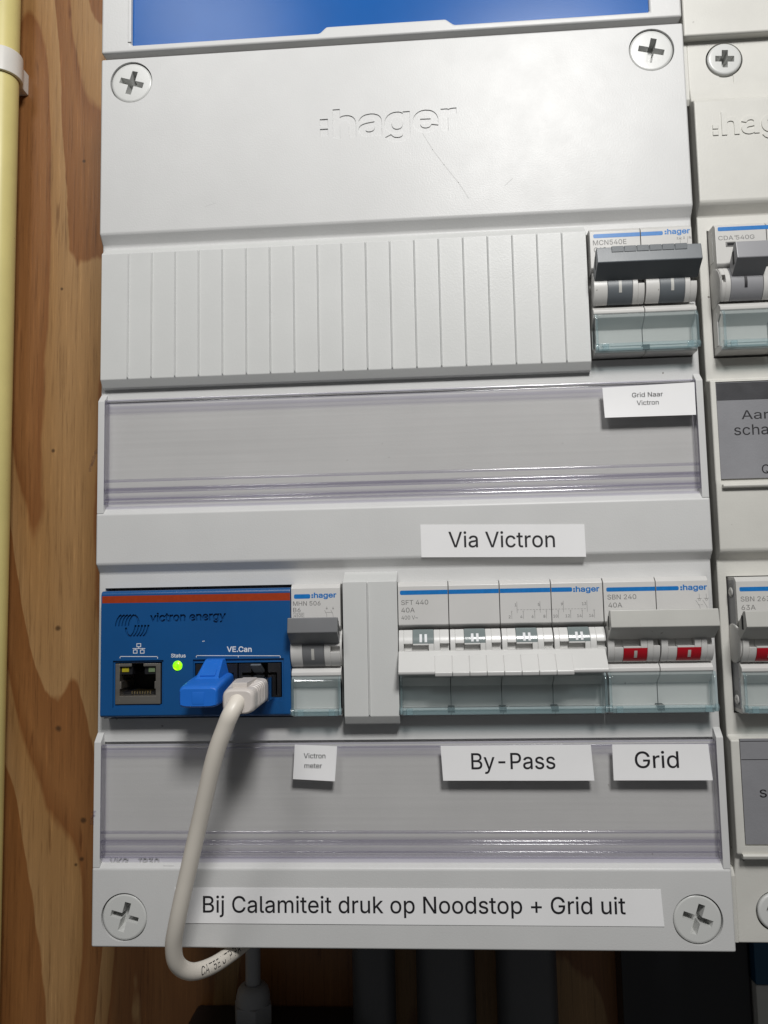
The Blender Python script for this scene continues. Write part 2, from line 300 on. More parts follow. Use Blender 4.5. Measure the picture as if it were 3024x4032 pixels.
# ------------------------------------------------------------------ lettering (outlines kept as plain numbers)
GLYPHS = """+	453	198,34 198,364 255,364 255,34;61,172 61,226 391,226 391,172
-	453	337,244 337,188 114,188 114,244
.	188	95,-4 78,-1 63,9 53,24 50,41 53,59 63,73 78,83 95,87 113,83 128,73 138,59 141,41 138,24 128,9 113,-1
0	453	227,-7 174,1 130,24 95,62 69,113 53,178 48,254 53,330 69,395 95,447 130,484 174,508 227,516 279,508 323,484 358,447 384,395 400,330 405,254 400,178 384,113 359,62 323,24 279,1;227,50 261,56 290,74 313,103 330,144 340,194 344,254 340,314 330,365 313,405 290,435 261,453 227,460 192,453 163,435 140,405 123,365 113,314 109,254 113,194 123,144 140,103 163,74 192,56
1	453	76,0 76,55 391,55 391,0;276,509 276,0 212,0 212,448 209,448 86,358 86,427 198,509
2	453	64,0 64,47 234,229 282,282 311,327 320,371 317,397 308,419 293,436 273,449 224,460 196,457 172,447 153,433 139,413 130,390 127,362 66,362 71,405 86,442 111,473 143,496 182,511 225,516 268,511 306,497 337,474 361,445 376,411 381,372 371,318 336,259 267,180 153,60 153,57 389,57 389,0
3	453	218,-7 173,-3 133,10 98,30 70,57 52,91 44,132 109,132 115,107 126,87 144,71 165,59 219,50 275,61 297,74 315,93 325,116 329,145 326,172 316,196 299,217 275,234 242,244 201,248 157,248 157,299 288,448 288,452 70,452 70,509 372,509 372,461 211,278 211,289 264,288 308,276 344,253 371,222 387,186 393,145 387,103 370,66 344,36 309,12 266,-2
4	453	40,105 40,158 247,509 311,509 109,166 109,163 413,163 413,105;282,0 282,121 282,146 282,318 343,318 343,0
5	453	221,-7 178,-2 140,11 108,32 83,60 66,93 60,130 122,130 127,108 138,89 173,60 221,50 250,53 276,64 298,82 314,104 324,131 328,162 324,193 314,221 297,244 275,262 248,273 218,277 167,268 128,246 67,253 96,509 366,509 366,452 151,452 134,301 136,301 178,325 229,334 263,330 294,321 321,306 345,285 364,260 379,231 388,199 391,163 385,117 369,76 343,41 309,15 268,-1
6	453	226,-7 182,-1 142,15 109,40 84,74 69,115 64,162 68,199 80,239 137,340 252,509 322,509 151,261 145,261 165,288 196,307 235,314 278,309 316,295 346,271 370,240 384,201 389,157 384,112 368,73 343,39 310,14 271,-2;226,48 254,52 279,63 299,79 314,101 324,128 327,157 324,187 314,213 299,235 279,251 254,262 226,265 198,262 174,252 153,235 138,214 128,188 125,158 128,128 138,102 153,79 174,63 198,52
7	453	97,0 323,448 323,452 62,452 62,509 391,509 391,449 165,0
8	453	226,-7 178,-2 136,11 101,33 74,62 57,96 52,135 55,166 65,195 81,220 101,241 125,256 153,265 153,267 119,282 93,308 76,342 70,380 75,417 90,450 114,477 146,498 184,511 226,516 269,511 306,498 337,477 361,450 377,417 382,380 376,342 359,308 333,282 300,267 300,265 327,256 351,241 372,220 387,195 397,166 401,135 395,96 378,62 352,33 317,11 275,-2;226,49 258,52 285,60 307,74 323,91 333,113 337,139 333,165 322,189 305,208 283,223 256,232 226,235 196,232 169,223 147,208 130,189 119,165 115,139 119,113 129,91 145,74 167,60 195,52;226,290 274,300 293,313 307,330 316,351 319,376 316,399 308,420 294,437 275,449 226,460 177,449 159,437 145,420 136,399 133,376 136,351 145,330 159,313 178,300
9	453	226,516 271,510 310,494 343,468 368,434 384,393 389,347 385,309 373,270 315,168 200,0 130,0 301,248 307,248 287,221 257,202 218,195 175,199 137,214 106,237 83,269 68,307 64,352 69,397 85,436 110,469 143,494 182,510;226,460 199,457 174,446 154,429 138,407 129,381 125,352 129,322 138,295 154,274 174,257 199,247 226,243 254,247 279,257 299,273 314,295 324,321 327,350 324,381 314,407 299,429 279,446 254,457
:	188	95,-4 78,-1 63,9 53,24 50,41 53,59 63,73 78,83 95,87 113,83 128,73 138,59 141,41 138,24 128,9 113,-1;95,271 78,274 63,284 53,299 50,316 53,334 63,349 78,359 95,362 113,359 128,349 138,334 141,316 138,299 128,284 113,274
A	480	16,0 201,509 276,509 463,0 395,0 287,302 264,372 232,478 245,478 213,371 191,302 85,0;110,142 110,199 370,199 370,142
B	456	60,0 60,509 241,509 289,504 329,491 359,469 381,442 394,410 398,374 395,344 387,320 356,286 315,267 315,262 339,257 363,245 385,227 402,203 414,173 418,136 413,100 400,67 377,39 344,18 301,4 247,0;125,57 245,57 296,63 330,80 349,105 355,137 352,161 342,184 327,203 306,218 279,228 248,231 125,231;125,285 238,285 288,296 308,309 323,326 333,348 336,372 330,403 313,429 283,446 240,452 125,452
C	510	267,-7 205,1 150,25 104,63 70,115 48,179 40,254 48,329 70,393 104,445 150,484 205,508 267,516 340,504 373,490 402,471 427,447 448,418 463,385 473,348 408,348 389,395 357,428 315,449 267,456 223,450 184,432 150,403 125,364 109,314 103,254 109,194 125,145 151,105 184,76 223,59 267,53 315,60 357,81 389,114 408,160 473,160 463,124 448,91 428,62 402,38 373,19 341,5 305,-4
D	502	219,0 96,0 96,57 215,57 272,63 318,81 354,110 379,149 394,198 399,255 394,312 379,361 354,399 320,428 275,446 221,452 93,452 93,509 225,509 294,501 353,478 399,441 433,391 455,329 462,255 455,181 433,119 398,68 351,31 291,8;125,509 125,0 60,0 60,509
E	419	60,0 60,509 372,509 372,452 125,452 125,286 355,286 355,229 125,229 125,57 375,57 375,0
F	410	60,0 60,509 369,509 369,452 125,452 125,278 346,278 346,221 125,221 125,0
G	520	269,-7 205,1 149,25 104,64 69,116 47,179 40,254 47,329 69,393 103,445 149,484 203,508 265,516 304,513 340,504 374,489 403,469 429,445 449,416 465,384 474,349 408,349 387,393 356,427 315,448 265,456 222,450 183,432 150,404 125,364 109,314 103,254 109,194 125,145 151,105 184,76 224,59 269,53 309,57 345,71 374,93 396,123 410,160 415,202 434,199 283,199 283,256 478,256 478,200 471,141 451,91 419,50 377,19 326,0
H	517	60,0 60,509 125,509 125,289 392,289 392,509 457,509 457,0 392,0 392,232 125,232 125,0
I	300	31,0 31,57 118,57 118,452 31,452 31,509 269,509 269,452 183,452 183,57 269,57 269,0
K	467	104,145 104,216 139,261 174,303 212,344 364,509 448,509 231,276 228,276;60,0 60,509 125,509 125,334 124,225 125,193 125,0;372,0 188,259 228,309 449,0
M	628	60,0 60,509 152,509 277,187 287,159 299,123 311,84 322,49 307,49 318,83 330,121 342,158 352,187 476,509 568,509 568,0 504,0 504,291 504,327 505,369 506,413 507,457 513,457 498,409 482,363 467,322 456,291 342,0 286,0 170,291 159,321 145,361 129,408 112,457 119,457 120,416 121,372 122,328 122,291 122,0
N	523	60,0 60,509 136,509 343,183 363,151 388,107 414,55 405,54 401,108 399,157 399,195 399,509 463,509 463,0 387,0 202,290 177,331 148,381 108,452 119,454 122,384 124,328 125,291 125,0
P	445	60,0 60,509 235,509 289,503 332,487 366,462 390,430 404,391 409,348 404,304 390,265 366,233 332,207 289,191 235,186 109,186 109,242 233,242 269,246 297,256 318,272 333,294 342,319 344,348 342,376 333,402 318,423 297,439 268,449 232,452 125,452 125,0
Q	533	245,159 313,159 369,85 384,65 468,-48 401,-48 346,27 331,46;267,-7 205,1 150,25 105,63 70,115 48,179 40,254 48,329 70,393 105,445 150,484 205,508 267,516 329,508 384,484 429,445 464,393 486,329 493,254 486,179 464,115 429,63 384,25 329,1;267,53 310,59 349,76 383,105 408,144 425,194 430,254 425,314 408,365 383,404 349,433 310,450 267,456 223,450 184,433 151,404 125,364 109,314 103,254 109,194 125,144 151,105 184,76 223,59
S	447	224,-9 172,-4 128,9 91,31 64,60 46,96 38,137 104,137 110,110 123,88 142,71 166,59 224,49 257,52 286,60 311,74 329,92 341,114 346,139 342,161 332,179 296,205 245,222 184,239 128,260 86,289 60,326 52,372 58,413 75,448 102,476 138,498 180,511 227,516 275,511 316,498 351,476 377,449 394,415 401,378 337,378 326,412 302,437 267,453 225,459 194,456 167,448 145,435 129,418 118,398 115,376 119,352 131,334 169,308 212,293 264,279 312,264 359,238 395,198 405,171 408,139 403,99 386,64 360,34 323,11 278,-4
T	449	32,452 32,509 417,509 417,452 257,452 257,0 193,0 193,452
U	517	259,-8 203,-2 154,15 114,43 85,80 66,124 60,173 60,509 124,509 124,178 128,144 141,113 160,87 187,68 220,56 259,52 298,56 331,68 357,87 377,113 389,144 393,178 393,509 457,509 457,173 451,124 433,80 403,43 363,15 315,-2
V	480	204,0 16,509 84,509 192,206 215,137 248,31 235,31 267,138 290,206 395,509 463,509 278,0
a	389	160,-9 126,-5 94,5 68,22 48,45 35,73 30,108 34,138 43,161 58,179 78,193 125,211 178,220 234,227 265,235 273,243 276,255 276,257 267,297 240,322 196,331 149,322 118,301 100,274 41,291 57,322 79,346 104,364 133,375 194,384 239,379 286,360 306,343 322,320 333,290 337,251 337,0 277,0 277,52 272,52 252,25 215,1;170,45 202,49 228,59 248,74 263,93 272,115 276,138 276,190 259,182 231,176 200,171 175,168 134,159 103,139 95,124 92,105 102,72 130,52
c	396	207,-8 159,-2 117,16 82,46 56,85 40,133 34,187 40,243 56,291 82,330 117,360 159,378 207,384 260,377 305,356 340,322 362,277 303,262 290,289 270,311 242,325 207,330 173,325 145,310 124,287 108,258 99,224 96,187 99,151 108,117 124,89 145,66 173,51 207,46 243,52 271,66 292,89 304,117 363,102 341,56 306,21 261,-1
d	424	195,-8 151,-2 111,16 79,45 55,84 39,133 34,189 39,245 55,293 79,332 112,361 151,378 196,384 228,381 253,373 287,346 306,319 311,319 311,509 372,509 372,0 313,0 313,59 307,59 287,31 252,4 227,-5;205,47 236,51 263,65 284,86 299,115 309,150 312,189 309,229 300,263 284,291 263,312 237,325 205,330 172,325 145,311 124,290 108,261 99,227 96,189 99,151 109,117 124,88 145,66 172,51
e	404	212,-8 161,-2 117,16 82,46 56,85 40,132 34,187 39,242 55,290 81,329 115,359 157,378 205,384 266,374 294,361 319,341 341,315 357,282 368,242 371,194 371,169 75,169 75,221 338,221 310,202 307,237 298,269 283,294 263,314 237,326 205,330 173,326 146,313 125,294 109,270 99,241 96,211 96,178 100,139 110,106 128,80 151,61 179,50 212,46 254,53 285,73 306,105 365,91 353,63 335,39 311,19 283,4 249,-5
g	425	207,-151 168,-148 134,-140 82,-110 51,-69 101,-41 122,-66 154,-88 207,-97 249,-92 282,-75 304,-47 311,-6 311,68 306,68 287,41 252,16 227,8 195,5 152,10 113,27 80,53 55,90 39,136 34,191 39,246 55,293 80,332 112,361 152,378 196,384 228,382 253,373 288,346 308,319 313,319 313,379 372,379 372,-9 367,-54 350,-90 324,-117 291,-136 251,-147;205,59 237,63 264,75 285,95 300,121 309,154 312,193 309,231 300,264 285,291 264,312 237,325 205,330 172,325 145,312 124,290 109,262 99,229 96,193 99,155 109,123 124,96 145,76 172,63
h	410	114,227 114,0 53,0 53,509 114,509 114,287 102,287 124,332 152,362 187,379 227,384 264,380 295,369 321,349 341,321 353,285 357,240 357,0 296,0 296,235 290,275 273,304 246,323 210,329 184,326 161,317 141,303 126,283 117,257
i	167	53,0 53,379 114,379 114,0;84,443 67,446 54,455 44,468 41,483 44,499 54,512 67,521 84,524 100,521 114,512 123,499 126,483 123,468 114,455 100,446
j	167	53,379 114,379 114,-30 111,-63 102,-90 86,-113 65,-129 37,-139 4,-143 -10,-143 -10,-87 2,-87 25,-83 40,-72 50,-54 53,-29;83,443 67,446 53,455 44,468 41,483 44,499 53,512 67,521 83,524 100,521 114,512 123,499 126,483 123,468 114,455 100,446
k	381	110,137 110,212 121,212 284,379 360,379 184,199 177,199;53,0 53,509 114,509 114,0;294,0 148,186 191,229 372,0
l	189	139,-2 101,3 74,20 58,47 53,84 53,509 114,509 114,99 120,62 130,54 146,52 160,53 170,54 181,3 162,-1
m	610	53,0 53,379 112,379 112,295 108,295 118,323 132,346 172,376 219,386 257,380 287,361 309,331 321,295 312,295 322,321 337,343 381,375 437,386 468,383 497,372 522,354 541,328 553,296 557,255 557,0 496,0 496,254 490,289 473,313 447,326 419,330 395,328 374,320 345,290 335,247 335,0 274,0 274,260 269,288 253,311 229,326 199,330 158,320 140,307 126,289 117,266 114,238 114,0
n	410	114,227 114,0 53,0 53,379 112,379 112,287 102,287 124,332 152,362 187,379 227,384 264,380 295,369 321,349 341,321 353,285 357,240 357,0 296,0 296,235 290,275 273,304 246,323 210,329 184,326 161,317 141,303 126,283 117,257
o	415	207,-8 159,-2 117,16 82,46 56,85 40,133 34,187 40,243 56,291 82,330 117,360 159,378 207,384 256,378 299,360 333,330 359,291 376,243 381,187 376,133 359,85 333,46 299,16 256,-2;207,46 242,51 270,66 292,89 307,117 316,151 319,187 316,224 307,258 292,287 270,310 242,325 207,330 173,325 145,310 124,287 108,258 99,224 96,187 99,151 108,117 124,89 145,66 173,51
p	424	53,-143 53,379 112,379 112,319 118,319 137,346 171,373 197,381 229,384 274,378 313,361 345,332 370,293 385,245 390,189 385,133 370,84 346,45 313,16 274,-2 229,-8 198,-5 173,4 138,31 118,59 114,59 114,-143;220,47 253,51 279,66 301,88 316,117 325,151 328,189 325,227 316,261 301,290 280,311 253,325 220,330 188,325 161,312 140,291 125,263 116,229 113,189 116,150 125,115 140,86 162,65 188,51
r	259	53,0 53,379 112,379 112,321 115,321 130,347 152,367 181,380 213,385 229,384 243,384 243,322 230,324 207,326 182,323 159,315 140,301 126,284 117,262 114,237 114,0
s	365	182,-8 145,-5 112,3 84,18 62,38 45,63 36,94 94,107 105,79 124,60 150,49 181,45 217,50 244,62 262,81 268,103 265,121 254,136 237,147 212,155 149,170 104,186 72,208 53,237 47,274 51,305 65,332 87,354 115,370 149,381 187,384 223,381 254,372 279,358 299,339 324,290 268,277 258,298 243,316 219,328 187,333 156,329 131,317 114,299 109,277 112,258 124,243 172,223 229,209 275,194 306,171 325,142 331,107 326,75 312,47 290,24 260,6 223,-5
t	227	204,379 204,327 6,327 6,379;65,471 126,471 126,98 128,76 136,61 150,53 170,50 185,51 202,54 213,2 192,-3 168,-4 125,2 92,21 72,52 65,93
u	410	182,-5 146,-1 115,11 89,31 69,59 57,95 53,139 53,379 114,379 114,144 119,105 137,75 164,56 200,50 226,53 249,62 268,77 283,97 293,122 296,153 296,379 357,379 357,0 298,0 298,92 307,92 286,47 257,17 222,0
v	389	163,0 17,379 84,379 165,155 187,87 206,21 184,21 203,87 224,155 305,379 371,379 226,0
y	389	47,-139 61,-86 71,-87 104,-89 130,-74 151,-36 163,-1 17,379 84,379 165,155 187,87 206,21 184,21 202,87 224,155 305,379 371,379 204,-58 177,-107 139,-136 91,-145 65,-143
~	453	52,150 55,188 66,218 82,240 103,255 151,266 197,256 246,221 275,198 299,192 318,196 332,207 341,226 344,253 400,253 397,215 386,185 370,163 349,148 301,137 254,148 207,182 177,204 154,210 136,207 121,196 111,178 108,150
 	188	"""
FONT = {}
for line in GLYPHS.strip('\n').split('\n'):
    ch, adv, cs = line.split('\t')
    FONT[ch] = (int(adv), [[tuple(int(v) for v in p.split(',')) for p in c.split(' ')] for c in cs.split(';') if c])
CAP = 509.0

def area2(c):
    return sum(c[i][0] * c[(i + 1) % len(c)][1] - c[(i + 1) % len(c)][0] * c[i][1] for i in range(len(c)))

def inflate(c, off, s):
    n = len(c); out = []
    for i in range(n):
        a, b, d = c[i - 1], c[i], c[(i + 1) % n]
        e1 = Vector((b[0] - a[0], b[1] - a[1])); e2 = Vector((d[0] - b[0], d[1] - b[1]))
        if e1.length < 1e-6 or e2.length < 1e-6:
            out.append(b); continue
        e1.normalize(); e2.normalize()
        n1 = Vector((-e1.y, e1.x)) * s; n2 = Vector((-e2.y, e2.x)) * s
        nn = n1 + n2
        if nn.length < 0.3:
            nn = n1
        nn.normalize()
        k = min(1.6, 1.0 / max(0.5, nn.dot(n1)))
        out.append((b[0] + nn.x * off * k, b[1] + nn.y * off * k))
    return out

def winding(c, x, y):
    w = 0
    for i in range(len(c)):
        x0, y0 = c[i]; x1, y1 = c[(i + 1) % len(c)]
        if y0 <= y < y1 or y1 <= y < y0:
            xx = x0 + (y - y0) / (y1 - y0) * (x1 - x0)
            if xx > x:
                w += 1 if y1 > y0 else -1
    return w

_tri = {}
def glyph(ch, off):
    key = (ch, off)
    if key in _tri:
        return _tri[key]
    adv, cs = FONT[ch]
    if not cs:
        _tri[key] = (adv, [], [])
        return _tri[key]
    big = max(cs, key=lambda c: abs(area2(c)))
    s = 1 if area2(big) < 0 else -1
    if off:
        cs = [inflate(c, off, s) for c in cs]
    vs, es = [], []
    for c in cs:
        b = len(vs)
        vs += [Vector(p) for p in c]
        es += [(b + i, b + (i + 1) % len(c)) for i in range(len(c))]
    r = delaunay_2d_cdt(vs, es, [], 0, 0.01)
    keep = []
    for f in r[2]:
        x = sum(r[0][i].x for i in f) / len(f); y = sum(r[0][i].y for i in f) / len(f)
        if sum(winding(c, x, y) for c in cs) != 0:
            keep.append(tuple(f))
    _tri[key] = (adv, [(v.x, v.y) for v in r[0]], keep)
    return _tri[key]

def layout(text, off=0):
    """triangles of a line of text, in cap-height units: width, verts, faces"""
    x = 0; V = []; F = []
    for ch in text:
        adv, vs, fs = glyph(ch, off)
        b = len(V)
        V += [((p[0] + x) / CAP, p[1] / CAP) for p in vs]
        F += [tuple(b + i for i in f) for f in fs]
        x += adv
    lo = min(v[0] for v in V); hi = max(v[0] for v in V)
    return hi - lo, [(a - lo, b) for a, b in V], F

class MB:
    """collects shapes in millimetres (x, t, d) for ONE mesh object"""
    def __init__(self, *mats):
        self.v = []; self.f = []; self.m = []; self.mats = list(mats)
    def mi(self, mat):
        if mat is None:
            return 0
        if mat not in self.mats:
            self.mats.append(mat)
        return self.mats.index(mat)
    def add(self, verts, faces, mat=None):
        b = len(self.v); k = self.mi(mat)
        self.v += [tuple(p) for p in verts]
        self.f += [tuple(b + i for i in f) for f in faces]
        self.m += [k] * len(faces)
        return self
    def add_bm(self, bm, mat=None):
        bm.verts.index_update()
        self.add([v.co[:] for v in bm.verts], [[v.index for v in f.verts] for f in bm.faces], mat)
        bm.free()
        return self
    def solid(self, verts, faces, mat=None, bev=0.0, seg=2, ang=25):
        bm = bmesh.new()
        vs = [bm.verts.new(p) for p in verts]
        for f in faces:
            bm.faces.new([vs[i] for i in f])
        bmesh.ops.recalc_face_normals(bm, faces=bm.faces)
        if bev:
            es = [e for e in bm.edges if len(e.link_faces) == 2 and e.calc_face_angle(0) > math.radians(ang)]
            bmesh.ops.bevel(bm, geom=es, offset=bev, segments=seg, profile=0.5, affect='EDGES', clamp_overlap=True)
        return self.add_bm(bm, mat)
    def box(self, x0, x1, t0, t1, d0, d1, mat=None, bev=0.0, seg=2):
        v = [(x, t, d) for x in (x0, x1) for t in (t0, t1) for d in (d0, d1)]
        f = [(0, 1, 3, 2), (4, 6, 7, 5), (0, 4, 5, 1), (2, 3, 7, 6), (0, 2, 6, 4), (1, 5, 7, 3)]
        return self.solid(v, f, mat, bev, seg)
    def prism(self, prof, x0, x1, mat=None, bev=0.0, seg=2, ang=25):
        """closed (t, d) outline pushed along x"""
        n = len(prof)
        v = [(x0, t, d) for t, d in prof] + [(x1, t, d) for t, d in prof]
        f = [tuple(range(n)), tuple(range(2 * n - 1, n - 1, -1))]
        f += [(i, (i + 1) % n, n + (i + 1) % n, n + i) for i in range(n)]
        return self.solid(v, f, mat, bev, seg, ang)
    def slab(self, outline, d0, d1, mat=None, bev=0.0, seg=2, ang=25):
        """closed (x, t) outline pushed along d"""
        n = len(outline)
        v = [(x, t, d0) for x, t in outline] + [(x, t, d1) for x, t in outline]
        f = [tuple(range(n)), tuple(range(2 * n - 1, n - 1, -1))]
        f += [(i, (i + 1) % n, n + (i + 1) % n, n + i) for i in range(n)]
        return self.solid(v, f, mat, bev, seg, ang)
    def lathe(self, cx, ct, prof, mat=None, n=48, axis='d'):
        """(r, h) outline from the axis out and back, turned round an axis along d or x"""
        v = []; f = []
        for r, h in prof:
            for i in range(n):
                a = 2 * math.pi * i / n
                if axis == 'd':
                    v.append((cx + r * math.cos(a), ct + r * math.sin(a), h))
                elif axis == 't':
                    v.append((cx + r * math.cos(a), h, ct + r * math.sin(a)))
                else:
                    v.append((h, cx + r * math.cos(a), ct + r * math.sin(a)))
        k = len(prof)
        for j in range(k - 1):
            for i in range(n):
                f.append((j * n + i, j * n + (i + 1) % n, (j + 1) * n + (i + 1) % n, (j + 1) * n + i))
        f.append(tuple(range(n))); f.append(tuple(range((k - 1) * n, k * n)))
        bm = bmesh.new()
        vs = [bm.verts.new(p) for p in v]
        for q in f:
            bm.faces.new([vs[i] for i in q])
        bmesh.ops.remove_doubles(bm, verts=bm.verts, dist=1e-5)
        bmesh.ops.recalc_face_normals(bm, faces=bm.faces)
        return self.add_bm(bm, mat)
    def arc(self, x0, x1, tc, dc, r0, r1, a0, a1, mat=None, n=14):
        """piece of a drum lying along x; angles in degrees, 0 faces the viewer, positive is downwards"""
        v = []; f = []
        for i in range(n + 1):
            a = math.radians(a0 + (a1 - a0) * i / n)
            s, c = math.sin(a), math.cos(a)
            for x in (x0, x1):
                for r in (r0, r1):
                    v.append((x, tc + r * s, dc + r * c))
        for i in range(n):
            b = 4 * i
            f += [(b + 1, b + 3, b + 7, b + 5), (b, b + 4, b + 6, b + 2), (b, b + 1, b + 5, b + 4), (b + 2, b + 6, b + 7, b + 3)]
        f += [(0, 2, 3, 1), (4 * n, 4 * n + 1, 4 * n + 3, 4 * n + 2)]
        return self.solid(v, f, mat, 0.12, 1, 60)
    def loft(self, rings, mat=None):
        n = len(rings[0]); v = [p for r in rings for p in r]; f = []
        for j in range(len(rings) - 1):
            for i in range(n):
                f.append((j * n + i, j * n + (i + 1) % n, (j + 1) * n + (i + 1) % n, (j + 1) * n + i))
        f.append(tuple(range(n))); f.append(tuple(range((len(rings) - 1) * n, len(rings) * n)))
        return self.solid(v, f, mat)
    def text(self, s, x, t, d, mat, width=None, cap=None, off=0, slope=0.0, depth=0.0, xf=None):
        """flat lettering: x of its left edge, t of its base line; slope is the fall in t per mm of x"""
        w, V, F = layout(s, off)
        sy = cap if cap else width / w
        sx = width / w if width else sy
        pts = []
        for a, b in V:
            px, pt = x + a * sx, t - b * sy + slope * a * sx
            pts.append((px, pt, d) if xf is None else xf(px, pt, d))
        if not depth:
            return self.add(pts, [f for f in F], mat)
        cnt = {}
        for f in F:
            for i in range(len(f)):
                e = (f[i], f[(i + 1) % len(f)])
                cnt[tuple(sorted(e))] = cnt.get(tuple(sorted(e)), []) + [e]
        n = len(pts)
        back = [(p[0], p[1], p[2] - depth) for p in pts]
        faces = [f for f in F] + [tuple(n + i for i in reversed(f)) for f in F]
        faces += [(e[1], e[0], n + e[0], n + e[1]) for es in cnt.values() if len(es) == 1 for e in es]
        bm = bmesh.new()
        vs = [bm.verts.new(p) for p in pts + back]
        for f in faces:
            try:
                bm.faces.new([vs[i] for i in f])
            except ValueError:
                pass
        loose = [v for v in bm.verts if not v.link_faces]
        bmesh.ops.delete(bm, geom=loose, context='VERTS')
        bmesh.ops.recalc_face_normals(bm, faces=bm.faces)
        return self.add_bm(bm, mat)
    def line(self, pts, w, d, mat):
        """thin printed line through (x, t) points"""
        for a, b in zip(pts, pts[1:]):
            dx, dt = b[0] - a[0], b[1] - a[1]
            l = math.hypot(dx, dt) or 1
            ox, ot = -dt / l * w / 2, dx / l * w / 2
            ex, et = dx / l * w / 2, dt / l * w / 2
            self.add([(a[0] + ox - ex, a[1] + ot - et, d), (a[0] - ox - ex, a[1] - ot - et, d), (b[0] - ox + ex, b[1] - ot + et, d), (b[0] + ox + ex, b[1] + ot + et, d)], [(0, 1, 2, 3)], mat)
        return self
    def pill(self, x0, x1, t0, t1, d, mat, r=0.4, left=True, right=True, slope=0.0):
        """printed bar with rounded ends"""
        o = []
        def corner(cx, ct, a0):
            for i in range(5):
                a = math.radians(a0 + 22.5 * i)
                o.append((cx + r * math.cos(a), ct + r * math.sin(a)))
        if right:
            corner(x1 - r, t1 - r, 0)
        else:
            o.append((x1, t1))
        if left:
            corner(x0 + r, t1 - r, 90); corner(x0 + r, t0 + r, 180)
        else:
            o.extend([(x0, t1), (x0, t0)])
        if right:
            corner(x1 - r, t0 + r, 270)
        else:
            o.append((x1, t0))
        return self.add([(x, t + slope * (x - x0), d) for x, t in o], [tuple(range(len(o)))], mat)
    def tube(self, pts, r, mat=None, n=20):
        rings = []
        up = Vector((0.3, 0.1, 1)).normalized()
        pv = [Vector(p) for p in pts]
        for i, p in enumerate(pv):
            tg = (pv[min(i + 1, len(pv) - 1)] - pv[max(i - 1, 0)]).normalized()
            up = (up - tg * up.dot(tg)).normalized()
            sd = tg.cross(up)
            rings.append([tuple(p + (up * math.cos(2 * math.pi * k / n) + sd * math.sin(2 * math.pi * k / n)) * r) for k in range(n)])
        return self.loft(rings, mat)
    def mesh(self, name, origin=(0, 0, 0), smooth=35):
        me = bpy.data.meshes.new(name)
        o = P(*origin)
        me.from_pydata([P(*p) - o for p in self.v], [], [f[::-1] for f in self.f])
        for k in self.mats:
            me.materials.append(M[k])
        me.polygons.foreach_set('material_index', self.m)
        me.update()
        if smooth:
            me.polygons.foreach_set('use_smooth', [True] * len(me.polygons))
            me.set_sharp_from_angle(angle=math.radians(smooth))
        return me

def carve(me, cutters):
    """take the cutters (meshes) out of the mesh"""
    a = bpy.data.objects.new('work', me); COL.objects.link(a)
    obs = []
    for c in cutters:
        o = bpy.data.objects.new('work_cut', c); COL.objects.link(o); obs.append(o)
        md = a.modifiers.new('cut', 'BOOLEAN'); md.operation = 'DIFFERENCE'; md.object = o; md.solver = 'EXACT'; md.use_self = True
    dg = bpy.context.evaluated_depsgraph_get()
    out = bpy.data.meshes.new_from_object(a.evaluated_get(dg))
    nm = me.name
    for o in obs + [a]:
        bpy.data.objects.remove(o)
    for c in cutters:
        bpy.data.meshes.remove(c)
    bpy.data.meshes.remove(me)
    out.name = nm
    out.polygons.foreach_set('use_smooth', [True] * len(out.polygons))
    out.set_sharp_from_angle(angle=math.radians(35))
    return out

def merge(me, mb, origin=(0, 0, 0)):
    """append more shapes to an existing mesh (printed lettering on a carved body)"""
    extra = mb.mesh('extra', origin)
    bm = bmesh.new()
    bm.from_mesh(me)
    base = len(me.materials)
    bm2 = bmesh.new(); bm2.from_mesh(extra)
    for f in bm2.faces:
        f.material_index += base
    tmp = bpy.data.meshes.new('tmp'); bm2.to_mesh(tmp); bm2.free()
    bm.from_mesh(tmp)
    for k in mb.mats:
        me.materials.append(M[k])
    bm.to_mesh(me); bm.free()
    bpy.data.meshes.remove(tmp); bpy.data.meshes.remove(extra)
    return me

ORIGIN = {}
def shade(me, thr=math.cos(math.radians(38))):
    """area-weighted normals, so that wide flat faces stay flat beside small rounded edges"""
    if not me.polygons:
        return
    nrm = [p.normal.copy() for p in me.polygons]
    area = [p.area for p in me.polygons]
    at = [[] for _ in me.vertices]
    for p in me.polygons:
        for v in p.vertices:
            at[v].append(p.index)
    out = []
    for p in me.polygons:
        n0 = nrm[p.index]
        for v in p.vertices:
            a = at[v]
            if len(a) == 1:
                out.append(n0); continue
            s_ = Vector((0, 0, 0))
            for q in a:
                if nrm[q].dot(n0) > thr:
                    s_ += nrm[q] * area[q]
            out.append(s_.normalized() if s_.length > 0 else n0)
    me.polygons.foreach_set('use_smooth', [True] * len(me.polygons))
    me.normals_split_custom_set(out)

def place(name, me, origin=(0, 0, 0), parent=None):
    shade(me)
    o = bpy.data.objects.new(name, me)
    COL.objects.link(o)
    loc = P(*origin)
    if parent is not None:
        o.parent = parent
        o.location = loc - P(*ORIGIN[parent.name])
    else:
        o.location = loc
    ORIGIN[o.name] = origin
    return o

def tag(o, label=None, cat=None, group=None, kind=None):
    for k, v in (('label', label), ('category', cat), ('group', group), ('kind', kind)):
        if v:
            o[k] = v
    return o

def thing(name, origin, label, cat, group=None):
    o = bpy.data.objects.new(name, None)
    COL.objects.link(o)
    o.empty_display_size = 0.005
    o.location = P(*origin)
    ORIGIN[o.name] = origin
    return tag(o, label, cat, group)

def part(name, mb, parent, smooth=35, label=None):
    og = ORIGIN[parent.name]
    o = place(name, mb.mesh(name, og, smooth), og, parent)
    if label:
        o['label'] = label
    return o

